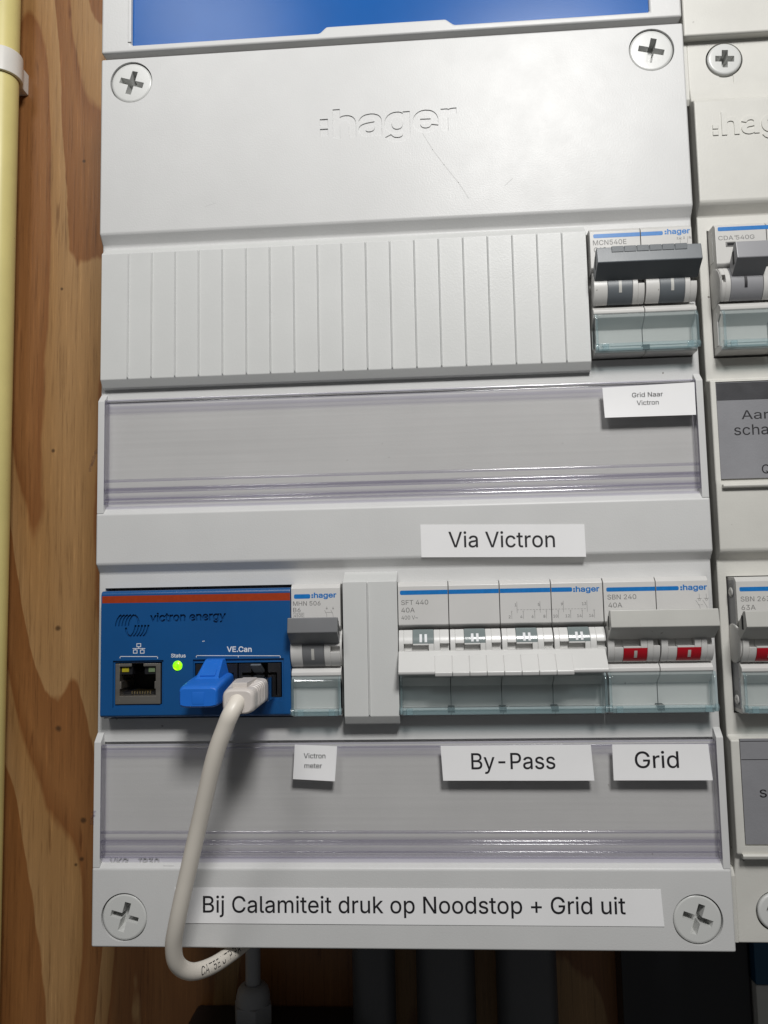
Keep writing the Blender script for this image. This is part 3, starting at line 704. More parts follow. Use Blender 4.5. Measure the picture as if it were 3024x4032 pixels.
# ------------------------------------------------------------------ the setting: plywood wall
w = MB('wood')
w.box(-420, 620, -300, 620, -113, -95)
tag(place('wall', w.mesh('wall')), 'varnished pine plywood board wall behind the electrical boxes', 'wall', kind='structure')

# ------------------------------------------------------------------ yellow conduit and its clip
c = MB('yellow')
c.lathe(-86.0, -81, [(0.0, -290), (8.0, -290), (8.0, 600), (0.0, 600)], n=48, axis='t')
tag(place('conduit', c.mesh('conduit')), 'pale yellow plastic conduit standing upright along the left edge of the photo', 'conduit')
ck = thing('conduit_clip', (-86, -57, -95), 'white plastic clip gripping the yellow conduit near the top', 'clip')
b = MB('clip')
ring = []
for i in range(33):
    a = math.radians(-58 + 296 * i / 32)
    ring.append((-86.0 + 9.7 * math.cos(a), -81 + 9.7 * math.sin(a)))
inner = []
for i in range(33):
    a = math.radians(-58 + 296 * i / 32)
    inner.append((-86.0 + 8.05 * math.cos(a), -81 + 8.05 * math.sin(a)))
n = len(ring)
vv = []; ff = []
for t in (-63.5, -51.0):
    for (x, d), (xi, di) in zip(ring, inner):
        vv.append((x, t, d)); vv.append((xi, t, di))
k = 2 * n
for i in range(n - 1):
    a = 2 * i
    ff += [(a, a + 2, k + a + 2, k + a), (a + 1, k + a + 1, k + a + 3, a + 3), (a, a + 1, a + 3, a + 2), (k + a, k + a + 2, k + a + 3, k + a + 1)]
ff += [(0, k, k + 1, 1), (2 * n - 2, 2 * n - 1, k + 2 * n - 1, k + 2 * n - 2)]
b.solid(vv, ff, None, 0.5, 2, 50)
part('ring', b, ck)
f = MB('clip'); f.box(-94, -79.5, -62.5, -51.5, -95, -88.6, None, 0.6)
part('foot', f, ck)

# ------------------------------------------------------------------ helpers for covers
def cross_cut(cx, ct, d, ang, arm=4.9, half=1.12, deep=4.8):
    b = MB('screw')
    for k in (0, 90):
        a = math.radians(ang + k)
        ca, sa = math.cos(a), math.sin(a)
        v = []
        for dd, L, w_ in ((d - deep, arm * 0.88, half * 0.86), (d + 0.5, arm, half)):
            for u, q in ((-L, -w_), (L, -w_), (L, w_), (-L, w_)):
                v.append((cx + u * ca - q * sa, ct + u * sa + q * ca, dd))
        bb = MB('screw')
        bb.solid(v, [(0, 1, 2, 3), (4, 5, 6, 7), (0, 1, 5, 4), (1, 2, 6, 5), (2, 3, 7, 6), (3, 0, 4, 7)])
        b = bb if k == 0 else b
        yield bb.mesh('cut')

def add_screw(parent, cx, ct, d, r, ang, arm):
    s = MB('screw')
    s.lathe(cx, ct, [(0.0, d - 7), (r - 0.25, d - 7), (r - 0.25, d - 0.75), (r - 0.42, d - 0.3), (r - 0.8, d - 0.06), (r - 1.2, d), (0.0, d)], n=64)
    og = ORIGIN[parent.name]
    me = carve(s.mesh('screw', (0, 0, 0)), list(cross_cut(cx, ct, d, ang, arm)))
    me.transform(Matrix.Translation(-P(*og)))
    return place('screw', me, og, parent)

def cyl(cx, ct, r, d0, d1):
    b = MB('cover'); b.lathe(cx, ct, [(0.0, d0), (r, d0), (r, d1), (0.0, d1)], n=64)
    return b.mesh('cut')

def boxcut(*a):
    b = MB('cover'); b.box(*a)
    return b.mesh('cut')

def lettercut(*a, **k):
    b = MB('cover'); b.text(*a, **k)
    return b.mesh('cut', smooth=0)

# ------------------------------------------------------------------ upper cover with blue sheet
uc = thing('upper_cover', (108, -3, -12), 'white cover frame round a glossy blue sheet, above the wide white cover', 'cover')
b = MB('cover')
b.slab([(0.3, -70), (12.0, -70), (12.0, -4.5), (83.6, -4.5), (86.2, -6.9), (130.6, -6.9), (133.6, -4.5), (204.4, -4.5), (204.4, -70), (215.8, -70), (215.8, -1.7), (0.3, -1.7)], -14, 0.9, None, 0.9, 3)
b.box(10.6, 12.0, -70, -5.4, 0.5, 1.3, None, 0.3)
part('frame', b, uc)
b = MB('bluesheet'); b.box(11.5, 204.9, -70, -3.8, -2.4, -0.5)
part('sheet', b, uc)

# ------------------------------------------------------------------ the wide white cover
mc = thing('enclosure_cover', (108, 322, -12), 'wide white cover with an engraved name, four big cross screws and two breaker rows', 'cover')
prof = [(0, -12), (0, 0), (68.8, 0), (72.5, -3), (173.4 - 3.0, -3), (173.4, 0), (191.4, 0), (194.7, -3), (293.9, -3), (296.6, 0), (322.7, 0), (322.7, -12)]
b = MB('cover')
b.prism(prof, 0, 216.2, None, 0.7, 3, 20)
cuts = [boxcut(2.6, 213.9, 76.6, 123.0, -20, 5), boxcut(2.5, 214.3, 200.0, 246.2, -20, 5),
        boxcut(2.75, 213.5, 131.4, 170.6, -4.0, 5), boxcut(2.75, 213.5, 254.2, 294.0, -4.0, 5)]
SCREWS = [(11.7, 9.8, 17, 4.7), (204.6, 9.7, 14, 4.7), (11.5, 312.8, 15, 5.0), (204.5, 312.5, 19, 5.0)]
for x, t, a, arm in SCREWS:
    cuts.append(cyl(x, t, 8.1, -30, 5))
cuts.append(lettercut('hager', 88.0, 36.2, 2.0, None, width=45.6, cap=10.4, off=24, slope=-0.012, depth=2.35))
for t0 in (28.8, 32.6):
    bb = MB('cover'); bb.slab([(83.2, t0), (86.2, t0), (86.2, t0 + 3.0), (83.2, t0 + 3.0)], -0.4, 2, None, 0.0)
    cuts.append(bb.mesh('cut'))
me = b.mesh('plate')
me = carve(me, cuts)
b = MB('cover')
for t0, t1 in ((129.0, 173.2), (250.8, 296.4)):
    for x0, x1 in ((0.25, 2.7), (213.55, 215.95)):
        b.prism([(t0, -2.9), (t0 + 3.0, -0.02), (t1, -0.02), (t1, -3.4)], x0, x1, None, 0.25, 2)
b.text('VKG... IP30', 5.6, 295.9, -1.55, None, width=17.5, cap=2.5, off=6, depth=0.5)
b.line([(25.0, 295.9), (28.6, 295.9)], 0.3, -0.65, None)
merge(me, b)
# dust specks and one long scratch, where the photo shows them
b = MB('greyink')
for x, t, r in ((119.5, 63.5, 0.35), (151, 12, 0.2), (139, 48, 0.15), (22, 187, 0.25), (75, 3, 0.15)):
    b.add([(x + r * (0.5 + 0.5 * ((i * 7) % 3) / 2) * math.cos(i * 1.26), t + r * math.sin(i * 1.26) * (1.1 if i % 2 else 0.7), 0.03) for i in range(5)], [(0, 1, 2, 3, 4)], 'greyink')
b.add([(215.0, 185.4, 0.03), (215.7, 184.9, 0.03), (215.6, 186.4, 0.03), (215.2, 186.6, 0.03)], [(0, 1, 2, 3)], 'orange')
b = MB('scratch')
b.line([(121.0, 36.5), (124.5, 43.0), (128.5, 49.0), (133.5, 56.0), (137.0, 62.0)], 0.22, 0.025, 'scratch'); b.line([(150.2, 58.0), (153.0, 55.5)], 0.15, 0.025, 'scratch'); b.line([(40.0, 60.2), (44.0, 59.0)], 0.12, 0.025, 'scratch')
merge(me, b)
me.transform(Matrix.Translation(-P(108, 322, -12)))
place('plate', me, (108, 322, -12), mc)
for x, t, a, arm in SCREWS:
    add_screw(mc, x, t, -0.35, 8.1, a, arm)
b = MB('cover')
b.box(2.0, 214.2, 2, 321, -94.9, -11.9)
part('box', b, mc)

# clear label strips in the cover
def label_strip(t0, label):
    s = thing('label_strip', (108, t0 + 38, -4), label, 'label strip', 'clear label strips of the white cover')
    h = 38.0
    b = MB('sheet')
    b.box(3.0, 213.2, t0 + 0.2, t0 + h - 8.4, -1.4, -0.7, 'sheet')
    b.prism([(t0 + h - 8.4, -1.4), (t0 + h - 8.4, -0.7), (t0 + h - 4.2, -0.9), (t0 + h - 0.3, -0.9), (t0 + h - 0.3, -1.5)], 3.0, 213.2, 'sheet')
    part('sheet', b, s)
    def rib(b, tc, r, base=-0.7):
        b.prism([(tc + r * math.cos(math.radians(180 - 22.5 * i)), base + r * math.sin(math.radians(180 - 22.5 * i))) for i in range(9)], 2.9, 213.3)
    b = MB('rail_edge')
    b.box(2.9, 213.3, t0 - 0.5, t0 + 0.1, -2.2, -0.55, None, 0.2)
    rib(b, t0 + 1.0, 0.42)
    part('top_rail', b, s)
    b = MB('rail_edge')
    rib(b, t0 + h - 8.6, 0.55); rib(b, t0 + h - 5.4, 0.62, -0.85); rib(b, t0 + h - 1.9, 0.4, -0.88)
    b.box(2.9, 213.3, t0 + h - 0.9, t0 + h, -2.4, 0.1, None, 0.3)
    rib(b, t0 + h - 4.4, 0.3, -0.86)
    part('bottom_rail', b, s)
    for x in (2.8, 213.0):
        b = MB('sheet_edge')
        b.box(x, x + 0.4, t0 - 0.3, t0 + h, -3.9, 0.15, None, 0.1)
        part('end_wall', b, s)
    return s
s1 = label_strip(132.0, 'clear plastic label strip under the ribbed blanking strip, nearly empty')
s2 = label_strip(255.2, 'clear plastic label strip under the blue module, holding three paper labels')
b = MB('sheet_edge')
random.seed(4)
def shred(b, x, t, d, n, length):
    p = [(x, t, d)]
    for i in range(n):
        a = p[-1]
        p.append((a[0] - random.uniform(-0.2, 0.75), a[1] + length / n * random.uniform(0.5, 1.4), a[2] + random.uniform(-0.5, 0.6)))
    for q, r in zip(p, p[1:]):
        w_ = random.uniform(0.3, 0.9)
        b.solid([(q[0] - w_, q[1], q[2]), (q[0] + w_ * 0.6, q[1], q[2] + 0.2), (r[0] + w_ * 0.5, r[1], r[2]), (r[0] - w_, r[1], r[2] + 0.1),
                 (q[0] - w_, q[1], q[2] - 0.15), (q[0] + w_ * 0.6, q[1], q[2] + 0.05), (r[0] + w_ * 0.5, r[1], r[2] - 0.15), (r[0] - w_, r[1], r[2] - 0.05)],
                [(0, 1, 2, 3), (4, 5, 6, 7), (0, 1, 5, 4), (1, 2, 6, 5), (2, 3, 7, 6), (3, 0, 4, 7)])
shred(b, 0.3, 147.5, -0.6, 4, 4.5); shred(b, -0.4, 150.5, -1.0, 5, 5.5); shred(b, -1.2, 153.5, -1.2, 4, 4.0)
part('torn_end', b, s1)
b = MB('sheet_edge')
shred(b, 0.9, 277.0, 0.2, 4, 3.6); shred(b, 0.6, 278.5, 0.1, 3, 3.4)
part('torn_end', b, s2)

# ------------------------------------------------------------------ ribbed blanking strip and the single blank
def blank(name, x0, x1, t0, t1, ribs, d, label):
    s = thing(name, ((x0 + x1) / 2, t1, -3), label, 'blanking plate')
    b = MB('filler')
    b.prism([(t0, -6), (t0, -2.4), (t0 + 0.3, -2.0), (t0 + 3.3, d), (t1 - 3.0, d), (t1 - 0.3, d - 1.9), (t1, d - 2.3), (t1, -6)], x0, x1, None, 0.3, 2, 12)
    for x in ribs:
        v = [(x - 0.5, t0 + 2.9, d - 0.4), (x + 0.5, t0 + 2.9, d - 0.4), (x + 0.5, t1 - 2.6, d - 0.4), (x - 0.5, t1 - 2.6, d - 0.4),
             (x - 0.10, t0 + 4.0, d + 0.6), (x + 0.10, t0 + 4.0, d + 0.6), (x + 0.10, t1 - 3.6, d + 0.6), (x - 0.10, t1 - 3.6, d + 0.6)]
        b.solid(v, [(0, 1, 2, 3), (4, 5, 6, 7), (0, 1, 5, 4), (1, 2, 6, 5), (2, 3, 7, 6), (3, 0, 4, 7)], None, 0.06, 1)
    part('panel', b, s)
    return s
blank('blanking_strip', 1.4, 178.0, 73.7, 127.3, [11.6 + 8.77 * i for i in range(19)], 1.0, 'long white ribbed blanking strip filling the upper breaker row')
bp = blank('blanking_plate', 89.3, 108.1, 196.2, 248.1, [97.9], 4.2, 'narrow white blanking plate with one rib between the breakers')

# ------------------------------------------------------------------ breakers
TC, DC, RD = 22.3, -1.4, 7.4
def ang_of(t):
    return math.degrees(math.asin(max(-1, min(1, (t - TC) / RD))))

def breaker_body(parent, x0, poles, pitch, T, mat, ends=(False, False)):
    b = MB(mat)
    for i in range(poles):
        a, e = x0 + i * pitch + 0.1, x0 + (i + 1) * pitch - 0.1
        b.prism([(T, -30), (T, 1.5), (T + 1.4, 3), (T + 14.6, 3), (T + 15.4, 2.3), (T + 16.3, 1.2), (T + 16.4, -2.4), (T + 28.0, -2.4), (T + 28.2, 1.4), (T + 30.1, 3.7), (T + 31.3, 3.7),
                 (T + 31.6, 3.2), (T + 32.6, 3.0), (T + 35.8, -1.2), (T + 42.9, -1.2), (T + 43.4, 2.4), (T + 45.0, 2.4), (T + 45.4, 1.6), (T + 45.5, -30)], a, e, None, 0.22, 2, 18)
    b.box(x0 + 0.5, x0 + poles * pitch - 0.5, T + 0.6, T + 44.9, -29, -2.6, 'dark')
    return b

def flap(parent, x0, x1, T, clips=()):
    b = MB('flap')
    b.prism([(T + 31.5, 3.3), (T + 31.5, 3.9), (T + 33.2, 4.9), (T + 42.2, 4.9), (T + 42.2, 4.2), (T + 33.4, 4.2)], x0 + 0.9, x1 - 0.9, 'flap', 0.3, 3)
    for a, e in ((x0 + 0.1, x0 + 1.0), (x1 - 1.0, x1 - 0.1)):
        b.prism([(T + 31.5, -0.8), (T + 31.5, 3.9), (T + 33.2, 5.0), (T + 44.6, 5.0), (T + 44.6, -0.8)], a, e, 'flap_edge', 0.25, 2)
    b.box(x0 + 1.0, x1 - 1.0, T + 42.3, T + 43.4, 3.6, 5.1, 'flap_edge', 0.2)
    b.box(x0 + 1.0, x1 - 1.0, T + 43.3, T + 44.9, 2.7, 4.7, 'flap_edge', 0.3)
    for a in (x0 + 2.2, x1 - 4.4):
        b.box(a, a + 2.2, T + 42.6, T + 44.7, 4.4, 5.4, 'flap_edge', 0.25)
    b.lathe(T + 43.4, 4.0, [(0.0, x0 - 0.15), (1.25, x0 - 0.15), (1.25, x0 + 0.9), (0.0, x0 + 0.9)], 'flap_edge', 20, 'x')
    b.lathe(T + 43.4, 4.0, [(0.0, x1 - 0.9), (1.25, x1 - 0.9), (1.25, x1 + 0.15), (0.0, x1 + 0.15)], 'flap_edge', 20, 'x')
    for c in clips:
        b.box(c - 1.2, c + 1.2, T + 42.5, T + 44.5, -0.9, 2.65, 'dark', 0.2)
    return part('terminal_flap', b, parent)

def drum_white(b, a, e, T, notch=None, mat='white'):
    tc = T + TC
    if notch is None:
        b.arc(a, e, tc, DC, 2.5, RD, -54, 54, mat)
    else:
        n0, n1, tn0, tn1 = notch
        if n0 > a + 0.05:
            b.arc(a, n0, tc, DC, 2.5, RD, -54, 54, mat)
        b.arc(n0 + 0.01, n1, tc, DC, 2.5, RD, -54, ang_of(tn0), mat)
        b.arc(n0 + 0.01, n1, tc, DC, 2.5, RD, ang_of(tn1), 54, mat)
        b.arc(n0 + 0.02, n1 - 0.02, tc, DC, 2.5, RD - 2.0, -54, 54, mat)
        if e > n1 + 0.05:
            b.arc(n1 + 0.01, e, tc, DC, 2.5, RD, -54, 54, mat)

def on_drum(T, r=RD + 0.05):
    def f(x, t, d):
        a = (t - T - TC) / RD
        return (x, T + TC + r * math.sin(a), DC + r * math.cos(a))
    return f

def drum_mark(b, x0, x1, T, t0, t1, mat, r=RD + 0.05):
    f = on_drum(T, r); n = 6
    v = []
    for i in range(n + 1):
        t = T + t0 + (t1 - t0) * i / n
        v += [f(x0, t, 0), f(x1, t, 0)]
    b.add(v, [(2 * i, 2 * i + 1, 2 * i + 3, 2 * i + 2) for i in range(n)], mat)

def print_bar(b, x0, x1, T, poles, pitch, xb, slope=0.0, t0=3.2, t1=4.65, d=3.03):
    """blue printed bar, broken at the seams between poles"""
    xs = [x0] + [xb + i * pitch for i in range(1, poles)] + [x1]
    xs = [x for x in xs if x <= x1]
    for a, e in zip(xs, xs[1:]):
        b.pill(a + (0 if a == x0 else 0.2), e - (0 if e == x1 else 0.2), T + t0, T + t1, d, 'hblue', 0.5, a == x0, e == x1)

def print_logo(b, x, T, w, cap=1.75, t=4.6, d=3.03):
    b.text('hager', x + 0.10 * w, T + t, d, 'hblue', width=0.90 * w, cap=cap * 0.97, off=24)
    s = 0.075 * w
    for tt in (t - cap * 0.70, t - cap * 0.27):
        b.add([(x, T + tt, d), (x + s, T + tt, d), (x + s, T + tt + s * 0.85, d), (x, T + tt + s * 0.85, d)], [(0, 1, 2, 3)], 'hblue')

def handle_up(parent, x0, x1, T, mat, top=10.6, tabs=None, reach=11.0, hollow=True):
    b = MB(mat)
    o = [(T + top, reach - 0.1), (T + 16.2, reach + 0.8), (T + 20.6, 5.6), (T + 19.2, 3.6), (T + 15.0, 4.6), (T + top + 0.1, reach - 1.9)]
    b.prism(o, x0, x1, None, 0.32, 2)
    if tabs:
        a, e, n = tabs
        w_ = (e - a) / n
        for i in range(n):
            b.box(a + i * w_ + 0.12, a + (i + 1) * w_ - 0.12, T + top - 0.12, T + top + 2.0, reach - 1.4, reach + 0.42, None, 0.1, 1)
    # flat dark patch on each end face, painting the shade of a hollow
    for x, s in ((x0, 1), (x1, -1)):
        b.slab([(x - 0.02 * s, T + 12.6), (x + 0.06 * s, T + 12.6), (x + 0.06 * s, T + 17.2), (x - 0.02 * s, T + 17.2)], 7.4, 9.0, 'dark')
    return part('toggle', b, parent)

def indicator(parent, x0, x1, T, mat, t0=None, t1=None, marks=()):
    b = MB(mat)
    a0 = -54 if t0 is None else ang_of(t0)
    a1 = 54 if t1 is None else ang_of(t1)
    b.arc(x0 + 0.06, x1 - 0.06, T + TC, DC, 2.5, RD + 0.02, a0, a1, mat)
    for m0, m1, q0, q1, c in marks:
        drum_mark(b, m0, m1, T, q0, q1, c, RD + 0.07)
    return part('indicator', b, parent)

# two-pole breaker of the upper row
T = 76.9; x0 = 178.75; p = 17.72
br = thing('circuit_breaker', (x0 + p, T + 45.4, -3), 'two-pole breaker with a wide slate toggle at the end of the ribbed strip', 'circuit breaker')
b = breaker_body(br, x0, 2, p, T, 'agedbody')
print_bar(b, 180.1, 204.2, T, 2, p, x0, t0=2.3, t1=3.75)
print_logo(b, 204.8, T, 8.7, 1.85, 3.5)
b.text('MCN540E', 179.9, T + 6.3, 3.03, 'greyink', width=11.6, cap=1.75, off=6)
b.text('C40', 180.1, T + 8.9, 3.03, 'greyink', width=4.4, cap=1.75, off=6)
b.text('4500', 180.4, T + 11.0, 3.03, 'greyink', width=3.4, cap=1.2, off=4)
b.text('1', 208.8, T + 5.5, 3.03, 'greyink', cap=0.8, off=10); b.text('3', 211.0, T + 5.5, 3.03, 'greyink', cap=0.8, off=10); b.text('N', 213.0, T + 5.5, 3.03, 'greyink', width=0.8, cap=0.85, off=10)
for q in range(3):
    a = math.pi * q / 3 + 0.5
    b.line([(210.0 - 0.6 * math.cos(a), T + 5.3 - 0.6 * math.sin(a)), (210.0 + 0.6 * math.cos(a), T + 5.3 + 0.6 * math.sin(a))], 0.1, 3.035, 'greyink')
b.line([(210.0, T + 4.6), (210.0, T + 7.5)], 0.1, 3.04, 'greyink'); b.line([(212.5, T + 4.7), (212.5, T + 7.5)], 0.1, 3.03, 'greyink')
for i in range(2):
    a = x0 + i * p
    drum_white(b, a + 0.25, a + 4.9, T, None, 'agedbody')
    drum_white(b, a + 13.5, a + p - 0.25, T, (a + 15.3, a + p - 0.25, 17.5, 21.7), 'agedbody')
part('body', b, br)
for i in range(2):
    a = x0 + i * p
    indicator(br, a + 4.9, a + 13.5, T, 'slate', marks=[(a + 8.7, a + 9.7, 20.6, 24.8, 'beige')])
handle_up(br, 179.3, 214.4, T, 'slate', 10.6, (184.2, 209.6, 6))
flap(br, x0 + 0.2, x0 + 2 * p + 0.1, T, (x0 + p + 0.2,))

# single breaker beside the blue module
T = 200.0; x0 = 71.05; p = 17.4
br = thing('circuit_breaker', (x0 + p / 2, T + 45.4, -3), 'single breaker with a grey toggle between the blue module and the blanking plate', 'circuit breaker')
b = breaker_body(br, x0, 1, p, T, 'body')
b.pill(72.2, 77.9, T + 3.45, T + 5.0, 3.03, 'hblue', 0.5)
print_logo(b, 78.3, T, 8.7, 1.75, 4.75)
b.text('MHN 506', 71.85, T + 7.4, 3.03, 'greyink', width=9.6, cap=1.5, off=4)
b.text('B6', 71.85, T + 9.6, 3.03, 'greyink', width=2.6, cap=1.5, off=4)
b.text('4500', 72.2, T + 11.3, 3.03, 'greyink', width=3.1, cap=1.1, off=4)
b.line([(71.9, T + 9.95), (75.6, T + 9.95), (75.6, T + 11.6), (71.9, T + 11.6), (71.9, T + 9.95)], 0.09, 3.035, 'greyink')
for q in (83.6, 85.8):
    for u in (0.5, 2.64):
        b.line([(q - 0.3 * math.cos(u), T + 8.5 - 0.3 * math.sin(u)), (q + 0.3 * math.cos(u), T + 8.5 + 0.3 * math.sin(u))], 0.08, 3.035, 'greyink')
    b.line([(q, T + 7.9), (q, T + 9.0)], 0.08, 3.04, 'greyink')
    b.line([(q - 0.75, T + 9.1), (q - 0.05, T + 10.6), (q, T + 11.6)], 0.09, 3.03, 'greyink')
b.line([(83.1, T + 9.85), (85.6, T + 9.85)], 0.08, 3.045, 'greyink')
drum_white(b, x0 + 0.2, 75.3, T, None, 'body')
drum_white(b, 82.85, x0 + p - 0.2, T, (85.0, x0 + p - 0.2, 21.3, 23.2), 'body')
b.lathe(T + TC, DC, [(0.0, x0 + p - 0.25), (6.6, x0 + p - 0.25), (6.6, x0 + p + 0.35), (0.0, x0 + p + 0.35)], None, 32, 'x')
b.lathe(T + TC - 1, DC + 3.6, [(0.0, x0 + p + 0.2), (1.3, x0 + p + 0.2), (1.3, x0 + p + 0.40), (0.0, x0 + p + 0.40)], 'dark', 20, 'x')
part('body', b, br)
indicator(br, 75.3, 82.85, T, 'midgrey', marks=[(78.45, 79.45, 22.0, 26.0, 'beige')])
handle_up(br, 71.25, 88.2, T, 'midgrey', 11.2)
flap(br, x0 + 0.05, x0 + p - 0.1, T)

# four-pole change-over switch
x0 = 108.2; p = 17.42
br = thing('changeover_switch', (x0 + 2 * p, T + 45.4, -3), 'four-pole white changeover switch with one wide white toggle hanging down', 'switch')
b = breaker_body(br, x0, 4, p, T, 'body')
print_bar(b, 109.05, 167.65, T, 4, p, x0, t0=2.9, t1=4.4)
print_logo(b, 167.95, T, 8.8, 1.8, 4.45)
b.text('SFT 440', 109.4, T + 7.8, 3.03, 'greyink', width=9.3, cap=1.6, off=2)
b.text('40A', 109.4, T + 10.4, 3.03, 'greyink', width=4.6, cap=1.6, off=2)
b.text('400 V~', 109.4, T + 12.8, 3.03, 'greyink', width=5.6, cap=1.3, off=2)
for q, s in ((148.85, '1'), (156.65, '5'), (164.45, '9'), (172.4, '13')):
    b.line([(q, T + 7.45), (q, T + 11.2)], 0.1, 3.03, 'greyink')
    b.text(s, q - (0.75 if len(s) == 1 else 1.7), T + 9.0, 3.03, 'greyink', cap=0.95, off=4)
for i in range(22):
    a = 148.85 + i * 1.07
    b.line([(a, T + 10.2), (a + 0.6, T + 10.2)], 0.09, 3.035, 'greyink')
for q, s in ((147.0, '2'), (150.9, '4'), (154.75, '6'), (158.7, '8'), (162.7, '10'), (166.8, '12'), (170.7, '14'), (174.7, '16')):
    b.line([(q, T + 11.0), (q, T + 13.2)], 0.1, 3.03, 'greyink')
    for k in range(8):
        u0, u1 = k * math.pi / 4, (k + 1) * math.pi / 4
        b.line([(q + 0.18 * math.cos(u0), T + 10.75 + 0.18 * math.sin(u0)), (q + 0.18 * math.cos(u1), T + 10.75 + 0.18 * math.sin(u1))], 0.06, 3.036, 'greyink')
    b.text(s, q - (1.05 if len(s) == 1 else 1.75), T + 13.0, 3.03, 'greyink', cap=0.95, off=4)
for i in range(4):
    a = x0 + i * p
    drum_white(b, a + 0.2, a + 4.9, T, (a + 1.9, a + 4.9, 20.9, 23.6))
    drum_white(b, a + 12.1, a + p - 0.2, T, (a + 14.1, a + p - 0.2, 20.9, 23.0))
    drum_white(b, a + 4.95, a + 12.05, T, (a + 4.95, a + 10.3, 21.4, 24.0))
part('body', b, br)
for i in range(4):
    a = x0 + i * p
    indicator(br, a + 4.9, a + 12.1, T, 'window', 16.2, 21.0, marks=[(a + 7.25, a + 8.1, 17.5, 20.4, 'whiteink'), (a + 8.95, a + 9.8, 17.5, 20.4, 'whiteink')])
b = MB('white')
b.prism([(T + 23.2, 5.0), (T + 23.4, 6.6), (T + 29.6, 11.4), (T + 30.5, 11.2), (T + 30.9, 10.4), (T + 30.6, 9.4), (T + 27.4, 4.6), (T + 25.0, 4.0)], 108.25, 177.15, None, 0.3, 2)
b.prism([(T + 24.5, 6.8), (T + 24.7, 8.0), (T + 30.0, 12.0), (T + 31.2, 11.6), (T + 31.5, 10.6), (T + 30.4, 9.6)], 120.4, 126.1, None, 0.25, 2)
for i in range(7):
    a = 126.2 + i * (165.9 - 126.2) / 7
    b.prism([(T + 24.5, 6.8), (T + 24.7, 8.0), (T + 30.0, 12.0), (T + 31.2, 11.6), (T + 31.5, 10.6), (T + 30.4, 9.6)], a + 0.05, a + (165.9 - 126.2) / 7 - 0.05, None, 0.25, 2)
part('toggle', b, br)
flap(br, x0 + 0.05, x0 + 4 * p - 0.2, T, (x0 + p, x0 + 2 * p, x0 + 3 * p))

# two-pole main switch, white toggle and red indicators
x0 = 177.95; p = 17.5
br = thing('main_switch', (x0 + p, T + 45.4, -3), 'two-pole switch with a speckled white toggle and two red indicators', 'switch')
b = breaker_body(br, x0, 2, p, T, 'body')
print_bar(b, 179.05, 203.1, T, 2, p, x0, t0=3.25, t1=4.65)
print_logo(b, 203.6, T, 8.8, 1.8, 4.6)
b.text('SBN 240', 179.3, T + 7.3, 3.03, 'greyink', width=9.6, cap=1.6, off=2)
b.text('40A', 179.5, T + 10.0, 3.03, 'greyink', width=4.6, cap=1.6, off=2)
for q in (209.7, 212.0):
    b.line([(q, T + 6.0), (q, T + 7.5)], 0.1, 3.03, 'greyink'); b.line([(q - 0.7, T + 7.5), (q + 0.7, T + 7.5)], 0.1, 3.034, 'greyink')
    for k in range(8):
        u0, u1 = k * math.pi / 4, (k + 1) * math.pi / 4
        b.line([(q + 0.35 * math.cos(u0), T + 7.9 + 0.35 * math.sin(u0)), (q + 0.35 * math.cos(u1), T + 7.9 + 0.35 * math.sin(u1))], 0.07, 3.036, 'greyink')
    b.line([(q - 1.2, T + 8.1), (q, T + 10.2), (q + 0.1, T + 11.2)], 0.1, 3.03, 'greyink')
b.line([(209.2, T + 9.6), (209.8, T + 9.6)], 0.08, 3.037, 'greyink'); b.line([(210.1, T + 9.6), (210.7, T + 9.6)], 0.08, 3.037, 'greyink')
for i in range(2):
    a = x0 + i * p
    drum_white(b, a + 0.2, a + 5.3, T, (a + 2.4, a + 5.3, 19.6, 23.2), 'body')
    drum_white(b, a + 13.2, a + p - 0.2, T, (a + 15.1, a + p - 0.2, 19.6, 22.7), 'body')
    drum_white(b, a + 5.35, a + 13.15, T, (a + 5.35, a + 11.0, 18.0, 22.9), 'body')
part('body', b, br)
for i in range(2):
    a = x0 + i * p
    indicator(br, a + 5.3, a + 13.2, T, 'red', 23.3, 28.0, marks=[(a + 8.8, a + 9.8, 24.3, 27.0, 'beige')])
handle_up(br, 178.25, 213.1, T, 'beige', 10.6)
flap(br, x0 + 0.1, x0 + 2 * p + 0.5, T, (x0 + p,))

# two devices of the right-hand box, cut by the picture's edge
T = 77.3; x0 = 221.9; p = 17.6
br = thing('residual_current_breaker', (x0 + 2 * p, T + 45.4, -3), 'breaker with light grey toggle and a slotted grey drum, cut by the right edge', 'circuit breaker')
b = breaker_body(br, x0, 4, p, T, 'agedbody')
b.pill(223.0, 262, T + 1.5, T + 2.95, 3.03, 'hblue', 0.4, True, True)
b.text('CDA 540G', 223.0, T + 6.2, 3.03, 'greyink', width=12.3, cap=1.5, off=4)
b.text('40A', 240.3, T + 6.2, 3.03, 'greyink', width=4.6, cap=1.6, off=4)
b.box(225.4, 228.8, T + 6.9, T + 8.7, 2.5, 3.15, 'greyink', 0.1); b.box(225.9, 228.8, T + 7.3, T + 8.3, 2.6, 3.25, 'dark')
drum_white(b, x0 + 0.2, 225.3, T, (x0 + 0.5, 223.6, 19.6, 22.4), 'agedbody')
drum_white(b, 236.3, x0 + 4 * p - 0.2, T, None, 'agedbody')
b.lathe(T + TC, DC, [(0.0, x0 - 0.1), (6.6, x0 - 0.1), (6.9, x0 + 0.1), (6.9, x0 + 0.5), (0.0, x0 + 0.5)], 'agedbody', 40, 'x')
b.box(x0 - 0.05, x0 + 0.4, T + 2.0, T + 13.0, -3.2, 0.2, 'agedbody', 0.1); b.box(x0 - 0.05, x0 + 0.4, T + 31.5, T + 43.0, -3.2, 0.4, 'agedbody', 0.1)
part('body', b, br)
indicator(br, 225.3, 236.2, T, 'lightgrey', marks=[(229.8, 230.8, 20.6, 24.5, 'ink')])
